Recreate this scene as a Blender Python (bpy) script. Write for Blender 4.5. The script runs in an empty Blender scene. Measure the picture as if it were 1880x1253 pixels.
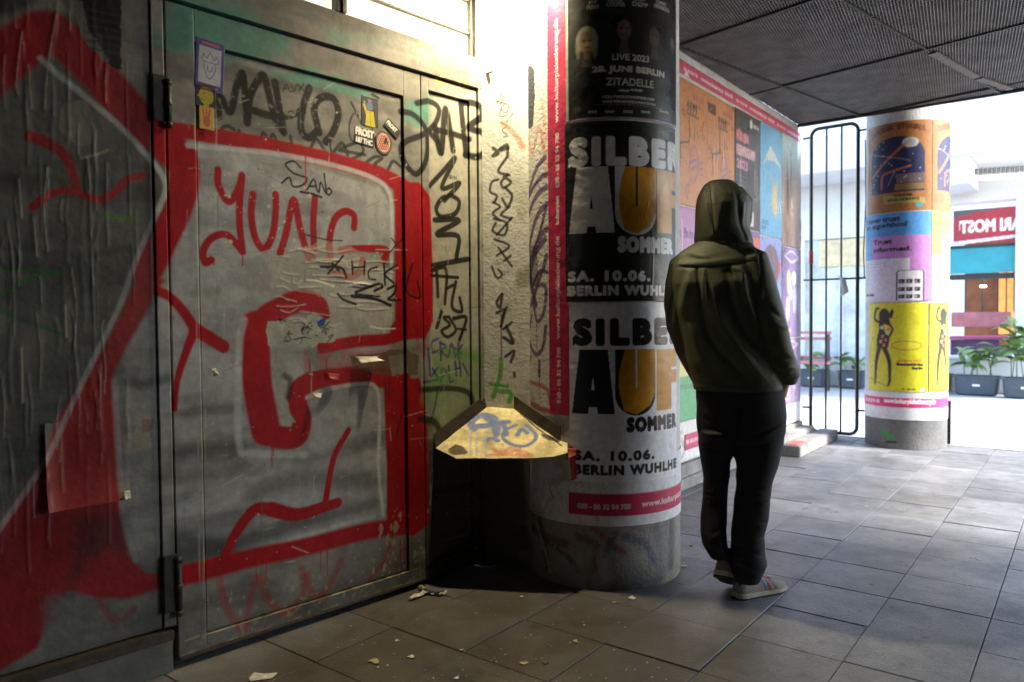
import bpy, bmesh, math, random
import numpy as np
from mathutils import Vector, Matrix
random.seed(7)
rng = np.random.default_rng(11)
scene = bpy.context.scene
COL = scene.collection
rad = math.radians

# ------------------------------------------------------------------ camera
PITCH, ROLL, FOC = 0.02926873, -0.00878676, 1371.47     # focal length in pixels of a 1880 wide picture
EYE = Vector((0, 0, 1.25))
cp, sp = math.cos(PITCH), math.sin(PITCH)
FWD = Vector((0, cp, -sp)); UP0 = Vector((0, sp, cp)); RT0 = Vector((1, 0, 0))
cr, sr = math.cos(ROLL), math.sin(ROLL)
RT = RT0 * cr + UP0 * sr
UPV = UP0 * cr - RT0 * sr
cam_data = bpy.data.cameras.new('camera')
cam = bpy.data.objects.new('camera', cam_data)
COL.objects.link(cam)
M3 = Matrix((RT, UPV, -FWD)).transposed()
cam.matrix_world = Matrix.Translation(EYE) @ M3.to_4x4()
cam_data.sensor_width = 36
cam_data.lens = FOC / 1880 * 36
cam_data.clip_end = 300
cam_data.dof.use_dof = True
cam_data.dof.focus_distance = 3.3
cam_data.dof.aperture_fstop = 2.3
scene.camera = cam

# ------------------------------------------------------------------ light
world = bpy.data.worlds.new('World'); scene.world = world
world.use_nodes = True
wn = world.node_tree.nodes; wl = world.node_tree.links
sky = wn.new('ShaderNodeTexSky'); sky.sky_type = 'NISHITA'; sky.sun_disc = False
SUN_EL, SUN_AZ = rad(36), rad(118)      # azimuth from +Y towards +X
sky.sun_elevation = SUN_EL; sky.sun_rotation = SUN_AZ
sky.dust_density = 1.0
wn['Background'].inputs['Strength'].default_value = 0.15
wl.new(sky.outputs[0], wn['Background'].inputs[0])
sun_d = bpy.data.lights.new('sun', 'SUN'); sun_d.energy = 2.0; sun_d.angle = rad(10); sun_d.color = (1, .96, .9)
sun = bpy.data.objects.new('sun', sun_d); COL.objects.link(sun)
sdir = Vector((math.sin(SUN_AZ) * math.cos(SUN_EL), math.cos(SUN_AZ) * math.cos(SUN_EL), math.sin(SUN_EL)))
sun.rotation_euler = (-sdir).to_track_quat('-Z', 'Y').to_euler()
LAMP = Vector((0.07, 3.50, 2.97))
LAMP_W = 33
scene.view_settings.view_transform = 'Standard'
scene.view_settings.look = 'None'
scene.view_settings.exposure = 2.75
scene.view_settings.gamma = 1.0
scene.view_settings.use_curve_mapping = False
scene.cycles.max_bounces = 8
scene.cycles.diffuse_bounces = 4
scene.cycles.sample_clamp_indirect = 6
scene.cycles.use_denoising = True
lamp_d = bpy.data.lights.new('tube_light', 'SPOT'); lamp_d.spot_size = rad(152); lamp_d.spot_blend = 1.0; lamp_d.energy = LAMP_W; lamp_d.color = (1, .85, .53); lamp_d.shadow_soft_size = .045
lamp_o = bpy.data.objects.new('tube_light', lamp_d); COL.objects.link(lamp_o); lamp_o.location = LAMP

# ------------------------------------------------------------------ directions and measuring helpers
YA, YD = 0.66049188, 0.77013428
dA = Vector((math.sin(YA), math.cos(YA), 0)); dB = Vector((math.cos(YA), -math.sin(YA), 0))
dD = Vector((math.sin(YD), math.cos(YD), 0)); nD = Vector((math.cos(YD), -math.sin(YD), 0))
P0 = Vector((-.41646, 3.49541, 0))
COL1 = Vector((.4605, 3.772, 0)); R1 = .378
COL2 = Vector((3.82, 7.245, 0)); R2 = .355
def ray(x, y): return FWD + RT * ((x - 940) / FOC) - UPV * ((y - 626.5) / FOC)
def on_plane(x, y, P, n):
    d = ray(x, y); return EYE + d * ((P - EYE).dot(n) / d.dot(n))
def at(x, y, Y):
    d = ray(x, y); return EYE + d * (Y / d.y)
def ground(x, y, z=0):
    d = ray(x, y); return EYE + d * ((z - EYE.z) / d.z)
def AB(a, b, z=0): return dA * a + dB * b + Vector((0, 0, z))
def door_uv(x, y):
    q = on_plane(x, y, P0, nD); return (q - P0).dot(dD), q.z
def cyl_uv(C, R):
    def f(x, y):
        d = ray(x, y); e = EYE - C
        a = d.x * d.x + d.y * d.y; b = e.x * d.x + e.y * d.y; c = e.x * e.x + e.y * e.y - R * R
        disc = max(b * b - a * c, 0)
        t = (-b - math.sqrt(disc)) / a
        q = EYE + d * t
        return math.atan2(q.x - C.x, -(q.y - C.y)) * R, q.z        # s grows to the right, 0 faces -Y
    return f
c1_uv = cyl_uv(COL1, R1); c2_uv = cyl_uv(COL2, R2)
WALLP = dB * -2.33
def wall_uv(x, y):
    q = on_plane(x, y, WALLP, dB); return q.dot(dA), q.z
PIL0 = Vector((-.152, 3.768, 0)); PILD = Vector((.212, -.058, 0)).normalized(); PILN = Vector((PILD.y, -PILD.x, 0))
def pil_uv(x, y):
    q = on_plane(x, y, PIL0, PILN); return (q - PIL0).dot(PILD), q.z
FACADE = dA * 14.2
def fac_uv(x, y):
    q = on_plane(x, y, FACADE, dA); return q.dot(dB), q.z

# ------------------------------------------------------------------ noise and canvases (print and paint on surfaces)
def fbm(h, w, cells, octs=4, seed=0, ratio=1.0):
    r = np.random.default_rng(seed); out = np.zeros((h, w), np.float32); amp = 1; tot = 0
    for o in range(octs):
        gy = max(2, int(cells * 2 ** o * h / max(h, w) * ratio) + 2); gx = max(2, int(cells * 2 ** o * w / max(h, w)) + 2)
        g = r.random((gy, gx), dtype=np.float32)
        yy = np.linspace(0, gy - 1.001, h); xx = np.linspace(0, gx - 1.001, w)
        yi = yy.astype(int); xi = xx.astype(int); fy = (yy - yi)[:, None]; fx = (xx - xi)[None, :]
        fy = fy * fy * (3 - 2 * fy); fx = fx * fx * (3 - 2 * fx)
        a = g[yi][:, xi]; b = g[yi][:, xi + 1]; c = g[yi + 1][:, xi]; d = g[yi + 1][:, xi + 1]
        out += amp * ((a * (1 - fx) + b * fx) * (1 - fy) + (c * (1 - fx) + d * fx) * fy); tot += amp; amp *= .5
    return out / tot
def sstep(a, b, x):
    t = np.clip((x - a) / (b - a), 0, 1); return t * t * (3 - 2 * t)
_tc = {}
def text_tris(s, track=1.0):
    if (s, track) in _tc: return _tc[s, track]
    cu = bpy.data.curves.new('tmp_text', 'FONT'); cu.body = s; cu.space_character = track; cu.resolution_u = 3
    ob = bpy.data.objects.new('tmp_text', cu); COL.objects.link(ob)
    dg = bpy.context.evaluated_depsgraph_get(); me = ob.evaluated_get(dg).to_mesh()
    me.calc_loop_triangles()
    v = np.array([p.co[:2] for p in me.vertices], np.float32).reshape(-1, 2)
    t = np.array([tuple(q.vertices) for q in me.loop_triangles], int).reshape(-1, 3)
    T = v[t] if len(t) else np.zeros((0, 3, 2), np.float32)
    COL.objects.unlink(ob); bpy.data.objects.remove(ob); bpy.data.curves.remove(cu)
    _tc[s, track] = T
    return T
class Canvas:
    """colour laid out in a surface's own metres: a along it, z up"""
    def __init__(s, a0, a1, z0, z1, res, base, uv=None):
        s.a0, s.a1, s.z0, s.z1, s.res = a0, a1, z0, z1, res
        s.w = max(4, int((a1 - a0) / res)); s.h = max(4, int((z1 - z0) / res))
        s.c = np.ones((s.h, s.w, 3), np.float32) * np.array(base, np.float32)
        s.hgt = np.zeros((s.h, s.w), np.float32); s.uv = uv
    def P(s, pts): return [s.uv(*p) for p in pts] if s.uv else list(pts)
    def box(s, a0, a1, z0, z1):
        i0 = int(max(0, (a0 - s.a0) / s.res)); i1 = int(min(s.w, (a1 - s.a0) / s.res + 1)); j0 = int(max(0, (z0 - s.z0) / s.res)); j1 = int(min(s.h, (z1 - s.z0) / s.res + 1))
        return i0, i1, j0, j1
    def blend(s, sl, m, col, mode='c'):
        if mode == 'h': s.hgt[sl] += m * col
        else: s.c[sl] = s.c[sl] * (1 - m[..., None]) + np.array(col, np.float32) * m[..., None]
    def stroke(s, pts, w, col, al=1.0, soft=.25, smooth=True, px=True, w2=None, mode='c', rough=0):
        q = np.array(s.P(pts) if px else pts, float)
        if px and s.uv:            # width given in photo pixels: measure it on the surface
            x, y = pts[len(pts) // 2]; e = s.uv(x, y); f = s.uv(x, y + 5); k = math.hypot(e[0] - f[0], e[1] - f[1]) / 5
            w = w * k; w2 = w2 * k if w2 else None
        if smooth and len(q) > 2:
            e = np.vstack([2 * q[0] - q[1], q, 2 * q[-1] - q[-2]]); o = []
            for i in range(1, len(e) - 2):
                for t in np.linspace(0, 1, 7)[:-1]:
                    a, b, c, d = e[i - 1:i + 3]; o.append(.5 * (2 * b + (c - a) * t + (2 * a - 5 * b + 4 * c - d) * t * t + (3 * b - 3 * c + d - a) * t ** 3))
            o.append(q[-1]); q = np.array(o)
        w2 = w2 or w; mw = max(w, w2)
        i0, i1, j0, j1 = s.box(q[:, 0].min() - mw, q[:, 0].max() + mw, q[:, 1].min() - mw, q[:, 1].max() + mw)
        if i1 <= i0 or j1 <= j0: return
        m = np.zeros((j1 - j0, i1 - i0), np.float32); n = max(1, len(q) - 1)
        for k in range(n):
            p, r_ = q[k], q[min(k + 1, len(q) - 1)]; ww = w + (w2 - w) * k / n
            b = s.box(min(p[0], r_[0]) - ww, max(p[0], r_[0]) + ww, min(p[1], r_[1]) - ww, max(p[1], r_[1]) + ww)
            if b[1] <= b[0] or b[3] <= b[2]: continue
            X = s.a0 + (np.arange(b[0], b[1]) + .5) * s.res; Y = s.z0 + (np.arange(b[2], b[3]) + .5) * s.res
            dx, dy = r_ - p; L = dx * dx + dy * dy + 1e-12
            t = np.clip(((X[None] - p[0]) * dx + (Y[:, None] - p[1]) * dy) / L, 0, 1)
            d = np.hypot(X[None] - p[0] - t * dx, Y[:, None] - p[1] - t * dy)
            h = ww / 2; mm = 1 - sstep(h * (1 - soft), h * (1 + soft) + s.res * .5, d)
            v = m[b[2] - j0:b[3] - j0, b[0] - i0:b[1] - i0]; np.maximum(v, mm, out=v)
        if rough: m *= sstep(rough - .25, rough + .05, fbm(m.shape[0], m.shape[1], 14, 3, int(mw * 1e5) % 97 + 3))
        s.blend((slice(j0, j1), slice(i0, i1)), m * al, col, mode)
    def poly(s, pts, col, al=1.0, px=True, soft=0.0, mode='c', torn=0):
        q = np.array(s.P(pts) if px else pts, float)
        if torn:
            o = []
            for k in range(len(q)):
                a, b = q[k], q[(k + 1) % len(q)]; n = max(1, int(np.hypot(*(b - a)) / torn / 2))
                for t in range(n): o.append(a + (b - a) * t / n + (rng.random(2) - .5) * torn)
            q = np.array(o)
        mg = soft * 2
        i0, i1, j0, j1 = s.box(q[:, 0].min() - mg, q[:, 0].max() + mg, q[:, 1].min() - mg, q[:, 1].max() + mg)
        if i1 <= i0 or j1 <= j0: return
        X = (s.a0 + (np.arange(i0, i1) + .5) * s.res)[None]; Y = (s.z0 + (np.arange(j0, j1) + .5) * s.res)[:, None]
        ins = np.zeros((j1 - j0, i1 - i0), bool); dist = np.full(ins.shape, 9e9, np.float32)
        for k in range(len(q)):
            (x1, y1), (x2, y2) = q[k], q[(k + 1) % len(q)]
            if y1 != y2:
                c = (Y > y1) != (Y > y2); ins ^= c & (X < (x2 - x1) * (Y - y1) / (y2 - y1) + x1)
            if soft:
                L = (x2 - x1) ** 2 + (y2 - y1) ** 2 + 1e-12; t = np.clip(((X - x1) * (x2 - x1) + (Y - y1) * (y2 - y1)) / L, 0, 1)
                dist = np.minimum(dist, np.hypot(X - x1 - t * (x2 - x1), Y - y1 - t * (y2 - y1)))
        m = ins.astype(np.float32)
        if soft: m = sstep(-soft, soft, np.where(ins, dist, -dist)).astype(np.float32)
        s.blend((slice(j0, j1), slice(i0, i1)), m * al, col, mode)
    def rect(s, a0, a1, z0, z1, col, al=1.0): s.poly([(a0, z0), (a1, z0), (a1, z1), (a0, z1)], col, al, px=False)
    def ell(s, x, y, rx, ry, col, al=1.0, px=True, soft=0.0, mode='c', rot=0):
        s.poly([(x + math.cos(t) * rx * math.cos(rot) - math.sin(t) * ry * math.sin(rot), y + math.cos(t) * rx * math.sin(rot) + math.sin(t) * ry * math.cos(rot)) for t in np.linspace(0, 2 * math.pi, 25)[:-1]], col, al, px, soft, mode)
    def text(s, st, a0, z0, w, h, col, rot=0, bold=0, al=1.0, flip=False, cap=True, track=1.0):
        """st filling a box w x h whose lower left corner is (a0, z0); rot in quarter turns; bold in metres"""
        T = text_tris(st, track).copy()
        if not len(T): return
        lo = T.reshape(-1, 2).min(0); hi = T.reshape(-1, 2).max(0)
        if not cap: lo[1] = -.2; hi[1] = .75
        T = (T - lo) / (hi - lo)
        if flip: T[..., 0] = 1 - T[..., 0]
        T = T * np.array([w, h])
        if rot % 4 == 1: T = np.stack([-T[..., 1], T[..., 0]], -1)
        T = T + np.array([a0, z0])
        q = T.reshape(-1, 2); mg = bold + .004
        i0, i1, j0, j1 = s.box(q[:, 0].min() - mg, q[:, 0].max() + mg, q[:, 1].min() - mg, q[:, 1].max() + mg)
        if i1 <= i0 or j1 <= j0: return
        S = 2; m = np.zeros(((j1 - j0) * S, (i1 - i0) * S), bool); r = s.res / S
        ox = s.a0 + i0 * s.res; oy = s.z0 + j0 * s.res
        for t in T:
            p = (t - (ox, oy)) / r - .5
            x0, y0 = np.floor(p.min(0)).astype(int); x1, y1 = np.ceil(p.max(0)).astype(int) + 1
            x0 = max(x0, 0); y0 = max(y0, 0); x1 = min(x1, m.shape[1]); y1 = min(y1, m.shape[0])
            if x1 <= x0 or y1 <= y0: continue
            X = np.arange(x0, x1)[None]; Y = np.arange(y0, y1)[:, None]
            (ax, ay), (bx, by), (cx, cy) = p
            e = [(bx - ax) * (Y - ay) - (by - ay) * (X - ax), (cx - bx) * (Y - by) - (cy - by) * (X - bx), (ax - cx) * (Y - cy) - (ay - cy) * (X - cx)]
            m[y0:y1, x0:x1] |= ((e[0] >= 0) & (e[1] >= 0) & (e[2] >= 0)) | ((e[0] <= 0) & (e[1] <= 0) & (e[2] <= 0))
        b = int(round(bold / r))
        if b:
            o = m.copy()
            for dx in range(-b, b + 1):
                for dy in range(-b, b + 1):
                    if dx * dx + dy * dy <= b * b + 1: o |= np.roll(np.roll(m, dx, 1), dy, 0)
            m = o
        m = m.reshape(j1 - j0, S, i1 - i0, S).mean((1, 3)).astype(np.float32)
        s.blend((slice(j0, j1), slice(i0, i1)), m * al, col)
    def noise(s, amt, cells=12, seed=1, ratio=1.0, octs=5): s.c *= (1 + amt * (2 * fbm(s.h, s.w, cells, octs, seed, ratio) - 1))[..., None]
    def specks(s, n, r0, r1, col, al=.9, seed=3, zone=None, asp=1.0):
        r = np.random.default_rng(seed); a0, a1, z0, z1 = zone or (s.a0, s.a1, s.z0, s.z1)
        for _ in range(n):
            a = r.uniform(a0, a1); z = r.uniform(z0, z1); q = r0 + (r1 - r0) * r.random() ** 3; k = 7
            s.poly([(a + math.cos(t) * q * r.uniform(.4, 1.2), z + math.sin(t) * q * asp * r.uniform(.4, 1.2)) for t in np.linspace(0, 6.28, k)[:-1]], col, al, px=False)
    def sample(s, a, z, arr=None):
        arr = s.c if arr is None else arr
        x = np.clip((a - s.a0) / s.res - .5, 0, s.w - 1.001); y = np.clip((z - s.z0) / s.res - .5, 0, s.h - 1.001)
        xi = x.astype(int); yi = y.astype(int); fx = x - xi; fy = y - yi
        if arr.ndim == 3: fx = fx[:, None]; fy = fy[:, None]
        return (arr[yi, xi] * (1 - fx) + arr[yi, xi + 1] * fx) * (1 - fy) + (arr[yi + 1, xi] * (1 - fx) + arr[yi + 1, xi + 1] * fx) * fy

# ------------------------------------------------------------------ materials
def new_mat(name):
    m = bpy.data.materials.new(name); m.use_nodes = True
    return m, m.node_tree.nodes, m.node_tree.links, m.node_tree.nodes['Principled BSDF']
def mat(name, col, rough=.6, noise=.25, scale=8, bump=.2, metal=0, spec=.5, bscale=None, emis=None, estr=0, coat=0, stretch=None):
    m, n, l, b = new_mat(name)
    tc = n.new('ShaderNodeNewGeometry'); src = tc.outputs['Position']
    if stretch:
        mp = n.new('ShaderNodeMapping'); mp.inputs['Scale'].default_value = stretch; l.new(src, mp.inputs[0]); src = mp.outputs[0]
    tx = n.new('ShaderNodeTexNoise'); tx.inputs['Scale'].default_value = scale; tx.inputs['Detail'].default_value = 8; tx.inputs['Roughness'].default_value = .65
    l.new(src, tx.inputs['Vector'])
    rp = n.new('ShaderNodeMapRange'); rp.inputs['From Min'].default_value = .3; rp.inputs['From Max'].default_value = .7
    rp.inputs['To Min'].default_value = 1 - noise; rp.inputs['To Max'].default_value = 1 + noise
    l.new(tx.outputs['Fac'], rp.inputs['Value'])
    mx = n.new('ShaderNodeMix'); mx.data_type = 'RGBA'; mx.blend_type = 'MULTIPLY'; mx.inputs['Factor'].default_value = 1
    mx.inputs['A'].default_value = (*col, 1); l.new(rp.outputs[0], mx.inputs['B'])
    l.new(mx.outputs['Result'], b.inputs['Base Color'])
    b.inputs['Roughness'].default_value = rough; b.inputs['Metallic'].default_value = metal; b.inputs['Specular IOR Level'].default_value = spec
    b.inputs['Coat Weight'].default_value = coat
    if bump:
        t2 = n.new('ShaderNodeTexNoise'); t2.inputs['Scale'].default_value = bscale or scale * 6; t2.inputs['Detail'].default_value = 5
        l.new(src, t2.inputs['Vector'])
        bp = n.new('ShaderNodeBump'); bp.inputs['Strength'].default_value = bump; bp.inputs['Distance'].default_value = .01
        l.new(t2.outputs['Fac'], bp.inputs['Height']); l.new(bp.outputs[0], b.inputs['Normal'])
    if emis: b.inputs['Emission Color'].default_value = (*emis, 1); b.inputs['Emission Strength'].default_value = estr
    return m
def paint_mat(name, rough=.5, bump=.15, bscale=60, spec=.5, rvar=.15, coat=0):
    """surface whose print or paint is stored on the mesh as the attribute 'paint'"""
    m, n, l, b = new_mat(name)
    at_ = n.new('ShaderNodeAttribute'); at_.attribute_name = 'paint'
    g = n.new('ShaderNodeNewGeometry')
    t = n.new('ShaderNodeTexNoise'); t.inputs['Scale'].default_value = 35; t.inputs['Detail'].default_value = 8; l.new(g.outputs['Position'], t.inputs['Vector'])
    rp = n.new('ShaderNodeMapRange'); rp.inputs['From Min'].default_value = .3; rp.inputs['From Max'].default_value = .7; rp.inputs['To Min'].default_value = .86; rp.inputs['To Max'].default_value = 1.12
    l.new(t.outputs['Fac'], rp.inputs['Value'])
    mx = n.new('ShaderNodeMix'); mx.data_type = 'RGBA'; mx.blend_type = 'MULTIPLY'; mx.inputs['Factor'].default_value = 1
    l.new(at_.outputs['Color'], mx.inputs['A']); l.new(rp.outputs[0], mx.inputs['B']); l.new(mx.outputs['Result'], b.inputs['Base Color'])
    r2 = n.new('ShaderNodeMapRange'); r2.inputs['From Min'].default_value = .3; r2.inputs['From Max'].default_value = .7
    r2.inputs['To Min'].default_value = max(.05, rough - rvar); r2.inputs['To Max'].default_value = min(1, rough + rvar)
    t3 = n.new('ShaderNodeTexNoise'); t3.inputs['Scale'].default_value = 6; t3.inputs['Detail'].default_value = 6; l.new(g.outputs['Position'], t3.inputs['Vector'])
    l.new(t3.outputs['Fac'], r2.inputs['Value']); l.new(r2.outputs[0], b.inputs['Roughness'])
    b.inputs['Specular IOR Level'].default_value = spec; b.inputs['Coat Weight'].default_value = coat; b.inputs['Coat Roughness'].default_value = .25
    if bump:
        t2 = n.new('ShaderNodeTexNoise'); t2.inputs['Scale'].default_value = bscale; t2.inputs['Detail'].default_value = 6; l.new(g.outputs['Position'], t2.inputs['Vector'])
        bp = n.new('ShaderNodeBump'); bp.inputs['Strength'].default_value = bump; bp.inputs['Distance'].default_value = .006
        l.new(t2.outputs['Fac'], bp.inputs['Height']); l.new(bp.outputs[0], b.inputs['Normal'])
    return m
M = dict(
    metal_paint=paint_mat('painted_sheet_metal', .50, .12, 90, .16),
    plaster=paint_mat('painted_plaster', .75, .35, 70, .3),
    paper=paint_mat('pasted_paper', .48, .2, 45, .35, .12),
    gloss_paper=paint_mat('wet_pasted_paper', .34, .12, 22, .35, .10),
    concrete_paint=paint_mat('stained_concrete', .8, .7, 60, .3),
    dark_metal=mat('dark_metal', (.035, .035, .033), .5, .3, 20, .2, .3),
    frame_metal=mat('frame_metal', (.16, .155, .13), .5, .3, 9, .2),
    zinc=mat('grimy_zinc', (.075, .058, .042), .5, .35, 25, .2, .4),
    black=mat('black_void', (.01, .01, .01), .8, .1),
    grating=mat('galvanised_grating', (.20, .19, .18), .6, .35, 6, .1, .25),
    grating_dust=mat('dusty_grating_joint', (.15, .14, .125), .8, .4, 14, .3),
    soffit=mat('dark_soffit', (.03, .03, .03), .9, .3, 3),
    wallwhite=mat('dirty_white_wall', (.55, .55, .55), .7, .25, 5, .3),
    concrete=mat('grey_concrete', (.22, .22, .215), .85, .35, 9, .6),
    gate_black=mat('black_gate_paint', (.018, .02, .02), .35, .3, 20, .1),
    red_tape=mat('red_tape', (.45, .03, .04), .5),
    scrap=mat('torn_white_paper', (.62, .58, .48), .7, .25, 60, .4),
    scrap2=mat('yellowed_paper', (.40, .34, .16), .7, .3, 60, .4),
    leafm=mat('dry_leaf', (.14, .09, .03), .7, .3, 60, .3),
    facade=mat('white_facade', (.62, .63, .65), .7, .1, 2, .1),
    shop_red=mat('red_sign_board', (.30, .03, .04), .5, .15),
    white_letter=mat('white_lettering', (.75, .75, .72), .5, .05),
    awning=mat('turquoise_awning', (.03, .26, .32), .7, .2, 3),
    wood=mat('brown_timber', (.16, .06, .025), .5, .4, 5, .2),
    wood_lit=mat('timber_with_glow', (.40, .17, .04), .5, .4, 5, .2, emis=(1, .4, .08), estr=.12),  # timber brightened and made to glow like lamplit wood
    violet=mat('violet_panel', (.10, .05, .14), .5, .2),
    tubm=mat('grey_plastic_tub', (.055, .065, .085), .5, .2, 20, .1),
    leafy=mat('light_green_leaf', (.14, .24, .07), .5, .4, 12, .1),
    stemm=mat('plant_stem', (.12, .14, .05), .6),
    soil=mat('soil', (.06, .04, .03), .9, .4, 40, .8),
    glassy=mat('shop_glass', (.48, .54, .58), .12, .4, 2, 0),
    beige=mat('beige_panel', (.62, .52, .33), .7),
    pane=mat('milky_window_pane', (.75, .72, .62), .35, .1, 3, .05, emis=(1, .92, .68), estr=.19),
    lampm=mat('lamp_tube', (.8, .8, .75), .4, 0, 5, 0, emis=(1, .9, .65), estr=3),
    skin=mat('skin', (.36, .20, .14), .5, .1, 30, .1),
    jacket=mat('olive_softshell', (.074, .076, .040), .50, .25, 14, .35, bscale=260, spec=.3),
    jacket_dark=mat('olive_softshell_shade_lining', (.018, .018, .014), .7, .2, 14, .2),
    trouser=mat('black_cotton_trousers', (.0125, .0125, .015), .75, .3, 20, .4, bscale=260, spec=.35),
    seam=mat('olive_thread', (.035, .033, .022), .8, .1),
    shoe=mat('off_white_suede', (.25, .225, .18), .75, .2, 40, .3, bscale=200),
    sole=mat('white_rubber', (.48, .44, .36), .5, .15, 30, .1),
    outsole=mat('black_rubber', (.015, .015, .015), .7, .2, 60, .4),
    stripe_blue=mat('blue_stripe', (.06, .16, .28), .6), stripe_coral=mat('coral_stripe', (.55, .10, .07), .6),
    heel_blue=mat('violet_blue_lining', (.05, .05, .22), .7), lace=mat('white_lace', (.6, .57, .5), .7), sock=mat('grey_sock', (.12, .12, .13), .9),
)
def slab_mat():
    m, n, l, b = new_mat('worn_paving')
    g = n.new('ShaderNodeNewGeometry'); P = g.outputs['Position']
    def N(sc, det=8, ro=.65):
        t = n.new('ShaderNodeTexNoise'); t.inputs['Scale'].default_value = sc; t.inputs['Detail'].default_value = det; t.inputs['Roughness'].default_value = ro; l.new(P, t.inputs['Vector']); return t.outputs['Fac']
    def R(src, a, b_, c, d):
        r = n.new('ShaderNodeMapRange'); r.inputs['From Min'].default_value = a; r.inputs['From Max'].default_value = b_; r.inputs['To Min'].default_value = c; r.inputs['To Max'].default_value = d; l.new(src, r.inputs['Value']); return r.outputs[0]
    def X(a, b_, blend='MULTIPLY', f=1):
        x = n.new('ShaderNodeMix'); x.data_type = 'RGBA'; x.blend_type = blend
        if isinstance(f, (int, float)): x.inputs['Factor'].default_value = f
        else: l.new(f, x.inputs['Factor'])
        for s_, v in (('A', a), ('B', b_)):
            if isinstance(v, tuple): x.inputs[s_].default_value = v
            else: l.new(v, x.inputs[s_])
        return x.outputs['Result']
    oi = n.new('ShaderNodeObjectInfo')
    c = X((.203, .205, .214, 1), R(oi.outputs['Random'], 0, 1, .78, 1.18))
    c = X(c, R(N(1.3), .32, .68, .55, 1.35)); c = X(c, R(N(7), .3, .7, .75, 1.22)); c = X(c, R(N(120, 3), .3, .7, .8, 1.2))
    # brown trodden dirt in the corner by the doors
    ds = n.new('ShaderNodeVectorMath'); ds.operation = 'DISTANCE'; l.new(P, ds.inputs[0]); ds.inputs[1].default_value = (-.1, 2.5, 0)
    ad = n.new('ShaderNodeMath'); ad.operation = 'ADD'; l.new(ds.outputs['Value'], ad.inputs[0]); l.new(N(2.2, 6), ad.inputs[1])
    c = X(c, (.060, .046, .028, 1), 'MIX', R(ad.outputs[0], 1.2, 1.9, .85, 0))
    # dark grease marks and pale trodden gum
    c = X(c, (.020, .017, .014, 1), 'MIX', R(N(2.6, 10, .75), .56, .70, 0, .85))
    v = n.new('ShaderNodeTexVoronoi'); v.inputs['Scale'].default_value = 6.5; l.new(P, v.inputs['Vector'])
    c = X(c, (.075, .07, .066, 1), 'MIX', R(v.outputs['Distance'], .07, .10, .7, 0))
    v2 = n.new('ShaderNodeTexVoronoi'); v2.inputs['Scale'].default_value = 16; l.new(P, v2.inputs['Vector'])
    c = X(c, (.33, .31, .27, 1), 'MIX', R(v2.outputs['Distance'], .035, .055, .9, 0))
    l.new(c, b.inputs['Base Color'])
    l.new(R(N(3.1), .3, .7, .26, .60), b.inputs['Roughness'])
    bp = n.new('ShaderNodeBump'); bp.inputs['Strength'].default_value = .45; bp.inputs['Distance'].default_value = .006; l.new(N(75, 6), bp.inputs['Height']); l.new(bp.outputs[0], b.inputs['Normal'])
    return m
M['slab'] = slab_mat()

# ------------------------------------------------------------------ objects
def link(name, me, m, parent=None):
    o = bpy.data.objects.new(name, me); COL.objects.link(o)
    if m is not None and me is not None and not me.materials: me.materials.append(m)
    if parent is not None: o.parent = parent
    return o
def tag(o, label, cat, group=None):
    o['label'] = label; o['category'] = cat
    if group: o['group'] = group
    return o
def thing(name, loc, label, cat, group=None):
    o = bpy.data.objects.new(name, None); COL.objects.link(o); o.location = loc; o.empty_display_size = .1
    o['label'] = label; o['category'] = cat
    if group: o['group'] = group
    return o
def structure(o): o['kind'] = 'structure'; return o
def mesh(name, verts, faces, smooth=False):
    me = bpy.data.meshes.new(name); me.from_pydata([tuple(v) for v in verts], [], faces)
    if smooth: me.polygons.foreach_set('use_smooth', [True] * len(me.polygons))
    me.update(); return me
def place(o, parent):
    """child built in world coordinates"""
    o.matrix_parent_inverse = parent_inv(parent); return o
def parent_inv(p):
    loc = Vector(p.location)
    q = p.parent
    while q is not None: loc += Vector(q.location); q = q.parent
    return Matrix.Translation(-loc)
def kid(name, me, m, parent): return place(link(name, me, m, parent), parent)
def frame_box(O, ex, ey, x0, x1, y0, y1, z0, z1, bevel=0):
    """box in a frame: O origin, ex / ey horizontal axes"""
    v = [O + ex * x + ey * y + Vector((0, 0, z)) for z in (z0, z1) for x, y in ((x0, y0), (x1, y0), (x1, y1), (x0, y1))]
    f = [(0, 3, 2, 1), (4, 5, 6, 7), (0, 1, 5, 4), (1, 2, 6, 5), (2, 3, 7, 6), (3, 0, 4, 7)]
    me = mesh('box', v, f)
    bm = bmesh.new(); bm.from_mesh(me)
    if bevel: bmesh.ops.bevel(bm, geom=bm.edges[:], offset=bevel, segments=2, affect='EDGES')
    bmesh.ops.recalc_face_normals(bm, faces=bm.faces); bm.to_mesh(me); bm.free()
    return me
def join_meshes(mes):
    bm = bmesh.new()
    for m_ in mes: bm.from_mesh(m_)
    me = bpy.data.meshes.new('joined'); bm.to_mesh(me); bm.free()
    return me
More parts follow.
